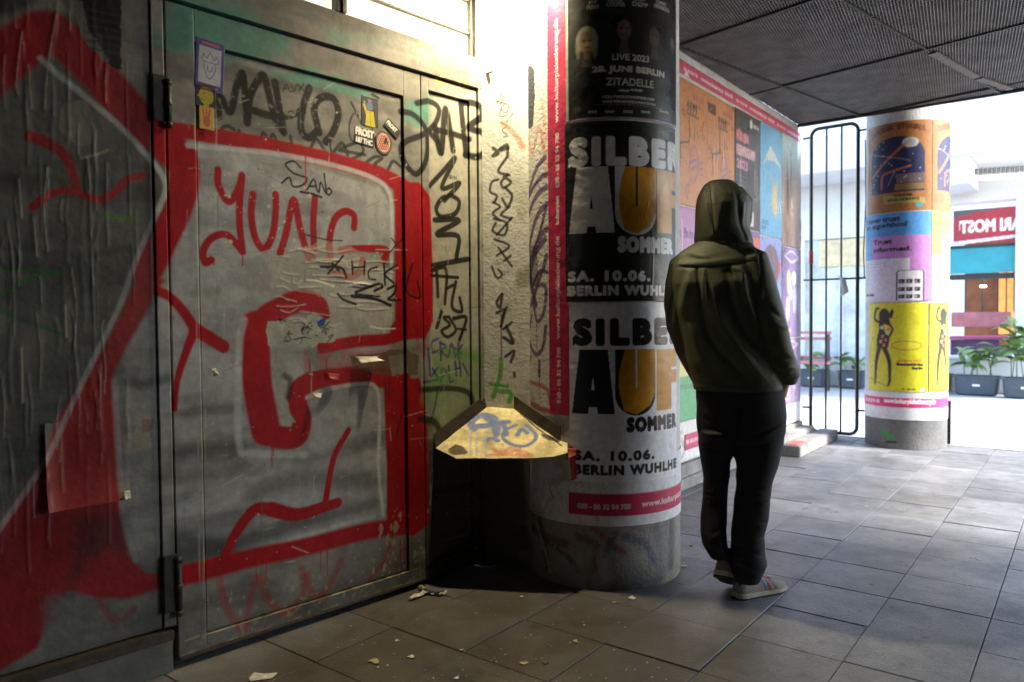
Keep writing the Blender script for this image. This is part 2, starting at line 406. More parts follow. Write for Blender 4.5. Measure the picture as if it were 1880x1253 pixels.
def grid_mesh(nu, nv, pos, col, smooth=True, back=None):
    """pos (nv,nu,3) array, col (nv,nu,3) array or None; back = offset vector for a rim of real thickness"""
    idx = np.arange(nu * nv).reshape(nv, nu)
    q = np.stack([idx[:-1, :-1], idx[:-1, 1:], idx[1:, 1:], idx[1:, :-1]], -1).reshape(-1, 4)
    V = pos.reshape(-1, 3); C = None if col is None else col.reshape(-1, 3)
    if back is not None:
        ring = np.concatenate([idx[0, :], idx[1:, -1], idx[-1, -2::-1], idx[-2:0:-1, 0]])
        n0 = len(V); V = np.vstack([V, V[ring] + np.array(back)]); k = len(ring); r2 = n0 + np.arange(k)
        side = np.stack([ring, r2, np.roll(r2, -1), np.roll(ring, -1)], -1); q = np.vstack([q, side])
        if C is not None: C = np.vstack([C, C[ring]])
    me = bpy.data.meshes.new('sheet'); me.vertices.add(len(V)); me.vertices.foreach_set('co', V.astype(np.float32).ravel())
    me.loops.add(q.size); me.loops.foreach_set('vertex_index', q.ravel().astype(np.int32))
    me.polygons.add(len(q)); me.polygons.foreach_set('loop_start', np.arange(0, q.size, 4, dtype=np.int32)); me.polygons.foreach_set('loop_total', np.full(len(q), 4, np.int32))
    sm = np.ones(len(q), bool) if smooth else np.zeros(len(q), bool)
    if back is not None: sm[-len(ring):] = False
    me.polygons.foreach_set('use_smooth', sm)
    me.update(calc_edges=True)
    if C is not None:
        a = me.color_attributes.new('paint', 'FLOAT_COLOR', 'POINT')
        a.data.foreach_set('color', np.hstack([C, np.ones((len(C), 1))]).astype(np.float32).ravel())
    return me
def flat_sheet(cv, O, ex, n, a0, a1, z0, z1, du, dv, off=0, back=.004, warp=None):
    """grid on the vertical plane O + ex*a, pushed off along n; coloured and raised by canvas cv"""
    nu = max(2, int(round((a1 - a0) / du)) + 1); nv = max(2, int(round((z1 - z0) / dv)) + 1)
    A, Z = np.meshgrid(np.linspace(a0, a1, nu), np.linspace(z0, z1, nv))
    C = cv.sample(A.ravel(), Z.ravel()).reshape(nv, nu, 3); H = cv.sample(A.ravel(), Z.ravel(), cv.hgt).reshape(nv, nu) + off
    if warp is not None: H = H + warp(A, Z)
    O = np.array(O); e = np.array(ex); n_ = np.array(n)
    P = O + A[..., None] * e + H[..., None] * n_ + Z[..., None] * np.array([0, 0, 1.])
    return grid_mesh(nu, nv, P, C, back=-n_ * back if back else None)
def cyl_sheet(cv, Cc, R, s0, s1, z0, z1, du, dv, off=0, back=.002):
    nu = max(2, int(round((s1 - s0) / du)) + 1); nv = max(2, int(round((z1 - z0) / dv)) + 1)
    S, Z = np.meshgrid(np.linspace(s0, s1, nu), np.linspace(z0, z1, nv))
    C = cv.sample(S.ravel(), Z.ravel()).reshape(nv, nu, 3); H = cv.sample(S.ravel(), Z.ravel(), cv.hgt).reshape(nv, nu) + off
    t = S / R; r = R + H
    P = np.stack([Cc.x + np.sin(t) * r, Cc.y - np.cos(t) * r, Z], -1)
    return grid_mesh(nu, nv, P, C)
def tube(pts, r, seg=8, cap=True):
    pts = [Vector(p) for p in pts]; V = []; F = []; n = len(pts)
    rr = r if isinstance(r, (list, tuple)) else [r] * n
    u = None
    for i, p in enumerate(pts):
        t = (pts[min(i + 1, n - 1)] - pts[max(i - 1, 0)]).normalized()
        if u is None: u = t.cross(Vector((0, 0, 1)) if abs(t.z) < .9 else Vector((1, 0, 0))).normalized()
        else: u = (u - t * u.dot(t)).normalized()
        w = u.cross(t).normalized()
        for k in range(seg):
            a = 2 * math.pi * k / seg; V.append(p + (u * math.cos(a) + w * math.sin(a)) * rr[i])
    for i in range(n - 1):
        for k in range(seg): F.append((i * seg + k, i * seg + (k + 1) % seg, (i + 1) * seg + (k + 1) % seg, (i + 1) * seg + k))
    if cap: F.append(tuple(range(seg))[::-1]); F.append(tuple((n - 1) * seg + k for k in range(seg)))
    return mesh('tube', V, F, True)
# ================================================================== GROUND, CEILING, ROOM
fl = structure(link('floor', mesh('floor', [AB(-4, -3.2, -.03), AB(-4, 3.4, -.03), AB(8.26, 3.4, -.03), AB(8.26, -3.2, -.03)], [(0, 1, 2, 3)]), mat('dark_joint_sand', (.075, .072, .068), .95, .3, 30, .3)))
T = .3845
def slab_mesh(w, h):
    bm = bmesh.new(); g = .0018
    v = [bm.verts.new(AB(x, y, z)) for z in (-.03, 0) for x, y in ((g, g), (w - g, g), (w - g, h - g), (g, h - g))]
    for f in ((0, 1, 2, 3)[::-1], (4, 5, 6, 7), (0, 1, 5, 4), (1, 2, 6, 5), (2, 3, 7, 6), (3, 0, 4, 7)): bm.faces.new([v[i] for i in f])
    bmesh.ops.recalc_face_normals(bm, faces=bm.faces)
    bmesh.ops.bevel(bm, geom=[e for e in bm.edges if all(q.co.z > -.001 for q in e.verts)], offset=.002, segments=1, affect='EDGES')
    me = bpy.data.meshes.new('paving_slab'); bm.to_mesh(me); bm.free(); me.materials.append(M['slab']); return me
sm = slab_mesh(T, T)
hit_n = 0
for i in range(-9, 15):
    for j in range(-3, 8):
        a = 2.85 + (i - 1) * T - .0; b = -1.47 - (j - 3) * T - T + .385 * 1
        a = 2.457 + i * T; b = -1.47 + (j - 2) * T - .0
        if a > 8.15 or a < -1.2: continue
        # only the slabs that the passage view can reach, the rest of the floor is one sheet
        c = AB(a + T / 2, b + T / 2)
        if c.y < 1.0: continue
        if abs(c.x) / c.y > .85: continue
        if (c - P0).dot(nD) < -.1 and a < 3: continue
        if b < -2.75: continue
        o = bpy.data.objects.new('paving_slab', sm); COL.objects.link(o); o.parent = fl
        o.location = AB(a, b, rng.uniform(-.0022, .0012)); o.rotation_euler = (rng.uniform(-.004, .004), rng.uniform(-.004, .004), 0)
        hit_n += 1
# the rest of the passage floor, outside the picture
structure(link('passage_floor', join_meshes([frame_box(Vector((0, 0, 0)), dA, dB, -4, -.45, -3.2, 3.4, -.028, -.002), frame_box(Vector((0, 0, 0)), dA, dB, -.445, 8.2, 1.61, 3.4, -.028, -.002)]), M['slab']))
# street beyond the canopy
structure(link('street_paving', mesh('street', [AB(8.262, -30, -.012), AB(8.262, 30, -.012), AB(60, 30, -.012), AB(60, -30, -.012)], [(0, 1, 2, 3)][::-1]), mat('pale_street_paving', (.42, .42, .42), .8, .12, 2, .3)))
kerb = structure(link('kerb', mesh('k', [], []), None))
for k in range(26):
    me = frame_box(Vector((0, 0, 0)), dB, dA, -6 + k * .5 + .003, -6 + (k + 1) * .5 - .003, 8.2, 8.258, -.03, .004, .002)
    o = link('kerb_stone', me, M['concrete'], kerb)

# ceiling: dark slab above, expanded metal panels below, both ending at A = 7.65
CZ = 3.15
structure(link('ceiling_slab', frame_box(Vector((0, 0, 0)), dA, dB, -4, 7.66, -3.2, 3.4, 3.46, 3.7), M['soffit']))
mesh_c = structure(link('ceiling', mesh('c', [], []), None))
ang = rad(49)                                    # the panels lie askew to the passage
eU = Vector((math.sin(ang), math.cos(ang), 0)); eV = Vector((math.cos(ang), -math.sin(ang), 0))
corner = AB(4.88, -1.191); u0, v0 = corner.dot(eU), corner.dot(eV)
def clip_seg(p, d, cells):
    """clip the line p + t d to half planes (n, c): n.x <= c"""
    t0, t1 = -20, 20
    for n_, c in cells:
        a = n_.dot(d); b = c - n_.dot(p)
        if abs(a) < 1e-9:
            if b < 0: return None
            continue
        t = b / a
        if a > 0: t1 = min(t1, t)
        else: t0 = max(t0, t)
    return (t0, t1) if t1 - t0 > .03 else None
bound = [(dA, 7.645), (-dB, 2.335), (dB, .75), (-dA, -3.5), ]
PU, PV = 1.42, 1.10
def strands(angle, pitch, width, z0, z1, cells):
    d = Vector((math.sin(angle), math.cos(angle), 0)); s = Vector((d.y, -d.x, 0)); V = []; F = []
    for k in range(-900, 900):
        p = corner + s * (k * pitch)
        r = clip_seg(p, d, cells)
        if not r: continue
        a, b = p + d * r[0], p + d * r[1]; h = s * (width / 2); n0 = len(V)
        for q in (a - h, a + h, b + h, b - h): V += [(q.x, q.y, z0)]
        for q in (a - h, a + h, b + h, b - h): V += [(q.x, q.y, z1)]
        F += [(n0, n0 + 3, n0 + 2, n0 + 1), (n0, n0 + 1, n0 + 5, n0 + 4), (n0 + 2, n0 + 3, n0 + 7, n0 + 6), (n0 + 3, n0, n0 + 4, n0 + 7), (n0 + 1, n0 + 2, n0 + 6, n0 + 5)]
    return V, F
for iu in range(-3, 3):
    for iv in range(-3, 4):
        ua, va = u0 + iu * PU - .22, v0 + iv * PV
        cells = bound + [(eU, ua + PU - .004), (-eU, -ua - .004), (eV, va + PV - .004), (-eV, -va - .004)]
        dz = rng.uniform(-.006, .006)
        V1, F1 = strands(ang - rad(18), .0185, .0055, CZ + dz, CZ + dz + .010, cells)
        V2, F2 = strands(ang + rad(18), .0230, .0035, CZ + dz + .001, CZ + dz + .008, cells)
        if not V1: continue
        n0 = len(V1); V = V1 + V2; F = F1 + [tuple(i + n0 for i in f) for f in F2]
        o = link('mesh_panel', mesh('mesh_panel', V, F), M['grating'], mesh_c); o['kind'] = 'stuff'
        # frame angles along the panel joints
        for (d_, n_, c_, other) in ((eV, eU, ua, cells), (eU, eV, va, cells)):
            p = n_ * c_ + d_ * (corner.dot(d_)); cl = [c for c in cells if abs(c[0].dot(n_)) < .99]
            r = clip_seg(p + n_ * .005, d_, cl)
            if r:
                me = frame_box(p, d_, n_, r[0], r[1], -.004, .010, CZ - .012, CZ + .02)
                link('panel_edge_angle', me, M['dark_metal'], mesh_c)
# dusty sagging strip where two panels meet
for (a, b, c, d_) in ((6.15, 7.0, -.93, .018), (7.05, 7.55, -.74, .014)):
    p = AB(a, c); q = AB(b, c + .18)
    t = (q - p).normalized(); s_ = Vector((t.y, -t.x, 0))
    link('joint_cover_strip', frame_box(p, t, s_, 0, (q - p).length, -.03, .03, CZ - .02, CZ - .006, .002), M['grating_dust'], mesh_c)
link('edge_trim', frame_box(Vector((0, 0, 0)), dB, dA, -2.33, .75, 7.65, 7.68, CZ - .02, 3.46), M['dark_metal'], mesh_c)
# unseen walls and ceiling piece added behind and beside the camera to block daylight
structure(link('daylight_block_opposite', frame_box(Vector((0, 0, 0)), dA, dB, -4, 5.5, 3.4, 3.6, 0, 3.46), M['soffit']))
structure(link('daylight_block_rear', frame_box(Vector((0, 0, 0)), dA, dB, -4.2, -4, -3.2, 3.4, 0, 3.46), M['soffit']))
structure(link('daylight_block_near_top', frame_box(Vector((0, 0, 0)), dA, dB, -4, 3.5, .3, 3.4, CZ, CZ + .03), M['soffit']))

# ================================================================== DOOR WALL
ZT = 2.62
dc = Canvas(-1.85, .42, 0, ZT, .0021, (.25, .243, .22), door_uv)
dc.noise(.28, 9, 5, ratio=2.6); dc.noise(.10, 60, 6, ratio=.3)
W_ = lambda pts, w, al=1, soft=.5, **k: dc.stroke(pts, w, (.50, .52, .52), al, soft, **k)
RED = (.33, .007, .011); REDD = (.30, .008, .012); K = (.012, .011, .010)
def Rs(pts, w, al=1, soft=.12, **k): dc.stroke(pts, w, RED, al, soft, **k)
def Ks(pts, w, al=.95, soft=.2, **k): dc.stroke(pts, w, K, al, soft, **k)
# old sheets and silver filling of the big letters
dc.poly([(-40, 60), (140, 20), (215, 150), (300, 250), (305, 420), (230, 600), (0, 960), (-40, 900)], (.105, .105, .095), .85, soft=.02)
dc.poly([(330, 255), (520, 290), (700, 345), (722, 380), (722, 980), (420, 1030), (330, 1050), (312, 800), (316, 500)], (.37, .375, .375), .88, soft=.012)
dc.poly([(225, 640), (310, 520), (315, 1040), (262, 1040), (235, 960)], (.34, .345, .34), .85, soft=.012)
n1 = fbm(dc.h, dc.w, 5, 5, 21, 5.0); n2 = fbm(dc.h, dc.w, 18, 5, 22, 2.0)
dc.c *= (1 - .45 * sstep(.52, .72, n1) * (.5 + .5 * n2))[..., None]
dc.c *= (1 - .22 * sstep(.5, .7, fbm(dc.h, dc.w, 12, 5, 23, 3.0)))[..., None]
for pts, w, al in (([(325, 830), (450, 825), (600, 840), (700, 800)], 26, .35), ([(470, 905), (560, 880), (690, 885)], 36, .55), ([(320, 985), (420, 1000), (560, 960), (690, 925)], 26, .6), ([(330, 1020), (420, 1012)], 40, .75), ([(240, 700), (262, 706), (305, 695)], 20, .7),
                   ([(335, 830), (420, 800), (440, 850)], 30, .35), ([(40, 455), (150, 470), (240, 455)], 12, .5), ([(20, 550), (130, 520), (160, 560)], 60, .25), ([(30, 690), (140, 660)], 60, .2)):
    dc.stroke(pts, w, (.035, .04, .04), al, .9)
dc.stroke([(420, 1040), (560, 985), (690, 950)], 8, (.5, .52, .52), .5, .8)
dc.stroke([(355, 540), (400, 535)], 12, (.07, .16, .03), .4, .9)
# green smears on the left sheets
G = (.03, .14, .03)
dc.stroke([(-20, 495), (60, 494), (108, 502), (60, 512), (-10, 545)], 7, G, .85, .3, rough=.3); dc.stroke([(-10, 568), (50, 590), (122, 617)], 6, G, .85, .3, rough=.3)
dc.stroke([(195, 398), (240, 402)], 11, (.10, .20, .03), .8, .6); dc.stroke([(60, 320), (110, 318)], 14, (.10, .15, .05), .35, .9)
# turquoise paint over the frame head, worn away in patches
tq = sstep(.40, .50, fbm(dc.h, dc.w, 9, 4, 31)); Zc = (dc.z0 + (np.arange(dc.h) + .5) * dc.res)[:, None]; Ac = (dc.a0 + (np.arange(dc.w) + .5) * dc.res)[None]
band = sstep(2.215, 2.235, Zc + .02 * fbm(dc.h, dc.w, 14, 3, 33)) * (1 - sstep(2.38, 2.52, Zc)) * sstep(-1.21, -1.19, Ac) * (1 - sstep(.03, .07, Ac))
m_ = (tq * band * (1 - .9 * (Ac < -1.145) * (Zc < 2.19)))[..., None]
dc.c = dc.c * (1 - m_ * .85) + np.array((.10, .27, .215)) * m_ * .85
dc.poly([(745, 190), (800, 175), (800, 215), (770, 235), (745, 225)], (.10, .27, .215), .8, soft=.02)
dc.poly([(302, 10), (350, 20), (348, 85), (318, 95), (302, 60)], (.07, .19, .155), .85, soft=.02)
# lighter beige side leaf and frame
dc.poly([(790, 180), (880, 170), (880, 760), (800, 800), (788, 690)], (.40, .385, .32), .75, soft=.015)
dc.poly([(797, 640), (880, 640), (880, 760), (790, 800)], (.13, .27, .05), .45, soft=.03)
dc.poly([(775, 810), (905, 760), (905, 1080), (785, 1080)], (.045, .045, .04), .75, soft=.02)  # the corner plate's shadow, painted dark onto the side leaf
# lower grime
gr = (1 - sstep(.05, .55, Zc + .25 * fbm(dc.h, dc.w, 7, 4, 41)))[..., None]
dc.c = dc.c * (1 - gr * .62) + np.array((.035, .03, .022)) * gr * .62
# scrawls under the red
for p in ([(420, 247), (408, 238), (418, 231), (432, 238)], [(441, 240), (437, 262), (452, 262)], [(478, 262), (486, 243), (495, 262), (503, 246), (512, 264)], [(535, 250), (540, 270), (552, 268)], [(572, 272), (583, 255), (598, 276)], [(606, 258), (612, 280), (630, 262), (640, 284)],
          [(625, 276), (672, 284)], [(628, 272), (660, 262), (668, 280), (640, 296)], [(672, 300), (690, 288), (704, 290), (690, 302), (706, 312)], [(715, 310), (724, 296), (738, 306)]):
    Ks(p, 6, .8)
# MAHO
for p in ([(403, 214), (405, 175), (424, 205), (436, 160), (447, 134), (452, 180), (456, 226)], [(456, 224), (460, 180), (474, 150), (486, 138), (496, 175), (508, 221), (523, 243)], [(469, 203), (490, 210), (520, 214), (558, 203)], [(507, 151), (514, 195), (523, 241)], [(570, 161), (560, 190), (554, 225), (558, 246), (571, 252), (584, 240)], [(588, 243), (579, 205), (584, 185), (600, 177), (617, 184), (623, 212), (612, 245), (600, 260)]):
    Ks(p, 14, .97, rough=.38)
for p in ([(521, 167), (528, 154), (534, 168)], [(523, 162), (531, 161)], [(536, 155), (541, 166), (536, 168)], [(543, 166), (548, 153), (553, 165)], [(551, 156), (560, 166)], [(560, 153), (551, 167)]): Ks(p, 1.6, .8)
Ks([(647, 188), (655, 204), (664, 225)], 4); Ks([(660, 212), (650, 210), (643, 232), (646, 255), (658, 262)], 3.5, .8); Ks([(685, 235), (688, 250), (694, 262)], 2.5)
Ks([(686, 173), (697, 180)], 5)
# red outlines
Rs([(-40, 150), (20, 100), (88, 58), (140, 95), (205, 165), (265, 230), (330, 290)], 74, 1, .18)
Rs([(300, 262), (340, 300), (330, 370), (300, 440), (270, 500)], 60, 1, .15, w2=48)
dc.poly([(255, 500), (300, 515), (262, 585), (232, 640), (207, 690), (216, 830), (224, 950), (236, 1020), (266, 1052), (320, 1056), (320, 1070), (240, 1098), (180, 1100), (130, 1085), (100, 1110), (70, 1190), (-30, 1250), (-30, 1010), (60, 870), (110, 760), (160, 690), (215, 590)], RED, .97, soft=.010)
Rs([(318, 238), (400, 250), (470, 262), (560, 282), (640, 302), (710, 325), (752, 350)], 24, 1, .15, w2=34)
dc.poly([(722, 335), (770, 335), (792, 365), (797, 500), (797, 590), (780, 622), (718, 625), (718, 600), (727, 590), (727, 380)], RED, 1, soft=.005)
Rs([(780, 600), (720, 622), (660, 627), (594, 638)], 22, 1, .2)
dc.poly([(560, 640), (640, 646), (735, 640), (735, 700), (560, 700)], (.30, .02, .02), .55, soft=.012)
Rs([(590, 580), (585, 562), (560, 552), (520, 565), (480, 598), (476, 690), (488, 780), (500, 800), (545, 803), (556, 775), (548, 740), (556, 712), (600, 698), (680, 692), (740, 700)], 42, 1, .12)
Rs([(470, 600), (474, 700), (490, 790)], 58, 1, .12)
dc.poly([(706, 700), (770, 694), (778, 720), (786, 800), (788, 960), (760, 985), (712, 975), (712, 860)], RED, 1, soft=.006)
Rs([(312, 1062), (400, 1042), (480, 1022), (560, 1006), (640, 985), (700, 972), (750, 968)], 34, 1, .25)
for p, w, w2 in (([(57, 252), (85, 262), (118, 285), (132, 315), (143, 352)], 22, 14), ([(60, 381), (90, 358), (125, 350), (180, 367), (208, 355), (235, 330), (264, 322)], 13, 13), ([(270, 528), (310, 545), (337, 573), (357, 603)], 16, 20), ([(358, 604), (385, 620), (412, 637)], 24, 24),
                 ([(357, 606), (342, 645), (325, 700), (321, 752)], 18, 8), ([(642, 790), (616, 838), (604, 895), (598, 935)], 12, 13), ([(408, 1040), (432, 985), (468, 938), (500, 935)], 16, 24), ([(500, 936), (545, 946), (590, 934), (622, 924)], 26, 18)): Rs(p, w, 1, .15, w2=w2)
for p in ([(402, 1056), (418, 1115), (448, 1155), (464, 1090), (472, 1062)], [(480, 1060), (492, 1100), (528, 1128), (560, 1085), (556, 1045)], [(566, 1056), (578, 1098), (604, 1080), (628, 1030)], [(724, 985), (708, 1030), (682, 1062)], [(180, 1105), (215, 1140), (245, 1120)]): dc.stroke(p, 13, REDD, .45, .5)
# YUNG
for p in ([(402, 312), (403, 340), (421, 370), (438, 350), (446, 325)], [(446, 322), (441, 395), (447, 462)], [(447, 462), (420, 432), (392, 436), (375, 460), (378, 482), (390, 477)], [(466, 357), (463, 395), (471, 438), (487, 457), (502, 432), (508, 388), (508, 357)], [(516, 466), (528, 425), (541, 367), (553, 420), (570, 474), (578, 460), (577, 412), (580, 364)],
          [(652, 418), (652, 396), (636, 388), (617, 402), (607, 440), (609, 480), (620, 500), (642, 509), (662, 498), (668, 478)], [(628, 460), (660, 457), (710, 459), (706, 480)]): Rs(p, 13.5, 1, .12)
Rs([(447, 462), (447, 488)], 2); Rs([(389, 470), (395, 486)], 2)
# pale highlights
W_([(75, 108), (110, 140), (215, 228), (285, 305), (303, 345), (290, 385)], 10, .75); W_([(288, 388), (245, 490), (220, 560), (150, 705), (80, 850), (-10, 985)], 9, .55)
W_([(345, 267), (430, 274), (520, 284), (620, 305), (690, 328), (716, 352), (722, 400), (721, 480)], 8, .8); W_([(721, 480), (716, 560), (708, 608)], 6, .6)
W_([(450, 588), (441, 640), (441, 815), (470, 833), (562, 836)], 13, .6); W_([(566, 730), (600, 716), (660, 706), (692, 712), (699, 760), (697, 860), (706, 945)], 7, .85)
W_([(210, 700), (216, 820), (226, 950), (250, 1030)], 10, .4)
# torn patch in the middle of the letter
dc.poly([(492, 592), (560, 582), (575, 572), (600, 590), (617, 580), (617, 628), (560, 634), (492, 636)], (.36, .36, .31), 1, torn=.012)
dc.poly([(498, 640), (520, 640), (524, 720), (540, 770), (545, 778), (528, 778), (512, 735)], (.30, .32, .27), .9, torn=.008)
for k in range(34):
    x, y = rng.uniform(515, 614), rng.uniform(585, 630); dc.stroke([(x, y), (x + rng.uniform(-14, 14), y + rng.uniform(-8, 8)), (x + rng.uniform(-14, 14), y + rng.uniform(-12, 12))], rng.uniform(1, 4), random.choice([K, K, (.02, .05, .18), (.5, .48, .38), (.4, .38, .3)]), .8)
dc.poly([(584, 590), (600, 584), (598, 598), (586, 600)], (.02, .06, .28), 1, torn=.004)
Ks([(525, 690), (535, 700), (531, 730)], 12, .7, .7); dc.poly([(565, 640), (580, 638), (588, 680), (575, 682)], (.17, .26, .22), .8); dc.poly([(612, 650), (626, 648), (628, 664), (614, 664)], (.17, .26, .22), .7)
dc.poly([(645, 655), (745, 640), (770, 655), (766, 690), (700, 690), (650, 676)], (.10, .07, .04), .75, torn=.01); dc.poly([(664, 658), (700, 652), (690, 664)], (.5, .42, .28), .9, torn=.006); dc.poly([(716, 655), (745, 650), (750, 685), (722, 690)], (.22, .21, .19), .8, torn=.008)
# wrinkled beige paste sheet
dc.poly([(488, 480), (600, 440), (700, 470), (722, 520), (722, 600), (622, 612), (600, 545), (500, 530)], (.40, .37, .30), .42, torn=.012)
for k in range(46):
    x, y = rng.uniform(490, 700), rng.uniform(455, 600); L = rng.uniform(12, 60); pts = [(x, y), (x + L * .5, y + rng.uniform(-3, 5)), (x + L, y + rng.uniform(-4, 9))]
    dc.stroke(pts, 1.6, (.62, .58, .45), .6); dc.stroke(pts, 3, .0011, 1, .9, mode='h')
dc.hgt = np.minimum(dc.hgt, .006)
dc.stroke([(565, 514), (590, 517), (615, 526)], 2.5, (.8, .76, .6), .9); dc.stroke([(683, 600), (705, 604), (727, 604)], 2.5, (.8, .76, .6), .9)
# marker tags
for p, w in (([(554, 308), (541, 296), (526, 302), (541, 318), (565, 327), (557, 340), (540, 342), (533, 326), (519, 336)], 3.2), ([(566, 348), (578, 329), (585, 352)], 3), ([(571, 342), (582, 342)], 3), ([(588, 353), (591, 335), (601, 355), (597, 319)], 3), ([(606, 345), (611, 352), (605, 358), (601, 350), (606, 345)], 3), ([(554, 352), (575, 356), (592, 362)], 4)): Ks(p, w, 1)
for p, w in (([(591, 490), (628, 492), (638, 510)], 5), ([(632, 470), (604, 503)], 3.5), ([(612, 484), (624, 497)], 4), ([(648, 480), (650, 504)], 3.5), ([(672, 480), (670, 504)], 3.5), ([(648, 492), (672, 490)], 3.5), ([(695, 490), (680, 496), (680, 511), (692, 514)], 3), ([(707, 485), (709, 524)], 4), ([(731, 487), (709, 503), (725, 520)], 4),
             ([(655, 537), (695, 522), (704, 527), (690, 534)], 5), ([(648, 544), (689, 549), (719, 561)], 6), ([(622, 540), (632, 550), (655, 559)], 4), ([(714, 531), (729, 525), (725, 540), (715, 550), (737, 551)], 4.5), ([(720, 437), (742, 463)], 2), ([(742, 437), (717, 464)], 2), ([(757, 485), (746, 534), (771, 547), (766, 517)], 3.5), ([(560, 430), (600, 440), (630, 442)], 2), ([(700, 545), (655, 540)], 3)): Ks(p, w, 1)
# big loops across the side leaf
for p, w in (([(737, 205), (760, 212), (782, 240), (783, 290), (765, 320), (744, 300), (740, 265), (775, 248), (800, 228), (808, 200), (790, 186), (765, 190)], 10), ([(800, 232), (812, 280), (820, 200), (834, 276)], 12), ([(788, 240), (806, 262), (812, 280)], 10), ([(803, 238), (835, 246), (862, 256)], 10),
             ([(848, 190), (853, 240), (858, 284)], 12), ([(849, 188), (874, 192), (882, 214), (862, 234), (884, 246), (894, 270), (878, 288), (856, 285)], 11)): Ks(p, w * 1.1, .95, .25)
for p, w in (([(790, 342), (815, 315), (838, 290), (813, 345), (846, 336), (818, 368)], 9), ([(830, 358), (845, 370), (838, 392), (812, 398), (803, 384), (812, 366), (830, 358)], 9), ([(800, 404), (845, 405), (804, 430), (843, 434), (840, 474)], 10), ([(797, 488), (828, 482), (861, 476)], 10),
             ([(792, 506), (843, 510)], 6), ([(795, 497), (821, 495), (819, 558)], 7), ([(804, 500), (806, 545)], 7), ([(822, 530), (834, 524)], 6), ([(839, 518), (832, 563), (850, 572), (846, 547)], 7), ([(813, 572), (804, 602)], 7), ([(826, 582), (817, 584), (828, 597), (813, 608), (824, 619), (839, 606), (826, 582)], 6), ([(835, 585), (858, 584), (846, 624)], 7), ([(842, 604), (858, 606)], 4)): Ks(p, w, .95)
dc.text('SEHN', *door_uv(826, 328), .05, .018, K, bold=.001, al=.8); dc.text('DIMA', *door_uv(798, 460), .12, .03, K, al=.35)
B_ = (.035, .05, .15)
for p in ([(806, 622), (794, 630), (796, 647), (806, 644)], [(810, 628), (812, 662)], [(811, 630), (821, 636), (813, 645), (824, 656)], [(826, 655), (831, 632), (838, 653)], [(838, 640), (850, 650)], [(850, 634), (838, 656)], [(844, 630), (844, 660)], [(786, 640), (790, 690)], [(793, 692), (806, 676)], [(795, 676), (806, 694)], [(812, 700), (814, 678), (822, 684), (814, 692)], [(826, 672), (828, 700), (834, 700)], [(838, 664), (840, 690)], [(846, 664), (848, 690)], [(838, 678), (848, 676)], [(852, 668), (862, 690)], [(778, 702), (805, 698)], [(806, 712), (800, 750), (790, 775)]): dc.stroke(p, 4.5, B_, .85, .35)
for p, w in (([(822, 645), (880, 662), (900, 690), (880, 720)], 16), ([(780, 735), (800, 700), (830, 690)], 20), ([(800, 660), (815, 690), (800, 740)], 12)): dc.stroke(p, w, (.10, .30, .03), .4, .8)
Ks([(772, 716), (830, 714), (862, 722), (870, 745)], 10, .85, .4); Ks([(772, 770), (800, 776), (812, 800)], 13, .85, .5); Ks([(730, 800), (740, 760), (745, 700)], 4, .5)
Ks([(782, 1045), (830, 1010), (890, 985)], 5, .7); Ks([(800, 905), (870, 890)], 7, .5)
for p in ([(800, 125), (822, 130), (800, 150), (824, 152)], [(838, 132), (842, 158)], [(836, 132), (862, 138)], [(850, 135), (852, 160)]): dc.stroke(p, 5, (.55, .48, .10), .7, .5, rough=.4)
for k in range(70):
    x, y = rng.uniform(330, 870), rng.uniform(180, 1000); L = rng.uniform(10, 90); dc.stroke([(x, y), (x + rng.uniform(-2, 2), y + L * .5), (x + rng.uniform(-3, 3), y + L)], rng.uniform(.8, 1.6), random.choice([(.5, .48, .4), (.08, .075, .065), (.3, .28, .22)]), rng.uniform(.25, .7), .5, rough=.35)
for k in range(60):
    x, y = rng.uniform(330, 870), rng.uniform(150, 1050); a_ = rng.uniform(-.6, .6); L = rng.uniform(6, 40); dc.stroke([(x, y), (x + L, y + L * a_)], .9, random.choice([(.6, .58, .5), (.1, .09, .08)]), rng.uniform(.3, .8), .4)
for k in range(16):
    x, y = random.choice([(760, 620), (735, 990), (600, 1010), (480, 1026), (745, 350), (560, 285), (590, 660), (500, 810), (410, 1045)]); x += rng.uniform(-20, 20); dc.stroke([(x, y), (x + .6, y + rng.uniform(15, 70))], rng.uniform(1.2, 2.4), RED, .85, .4)
# red marks inherited onto the side leaf, rust, chips and scratches
dc.specks(420, .0012, .006, (.55, .52, .42), .8, 5, (-1.1, .35, .1, 2.2)); dc.specks(300, .001, .005, (.03, .028, .025), .8, 6, (-1.1, .38, .05, 2.3)); dc.specks(46, .004, .020, (.40, .35, .22), .7, 8, (-.36, .02, .07, .40), 1.8); dc.specks(60, .004, .02, (.30, .24, .12), .7, 9, (-1.14, -.2, .02, .14), .6)
for x in (357, 364): dc.stroke([(x, 230), (x + 6, 700), (x + 10, 1100)], 1.5, (.42, .40, .3), .6, rough=.6)
dc.specks(50, .002, .010, (.6, .55, .4), .8, 14, (-.95, -.55, 1.5, 1.85))
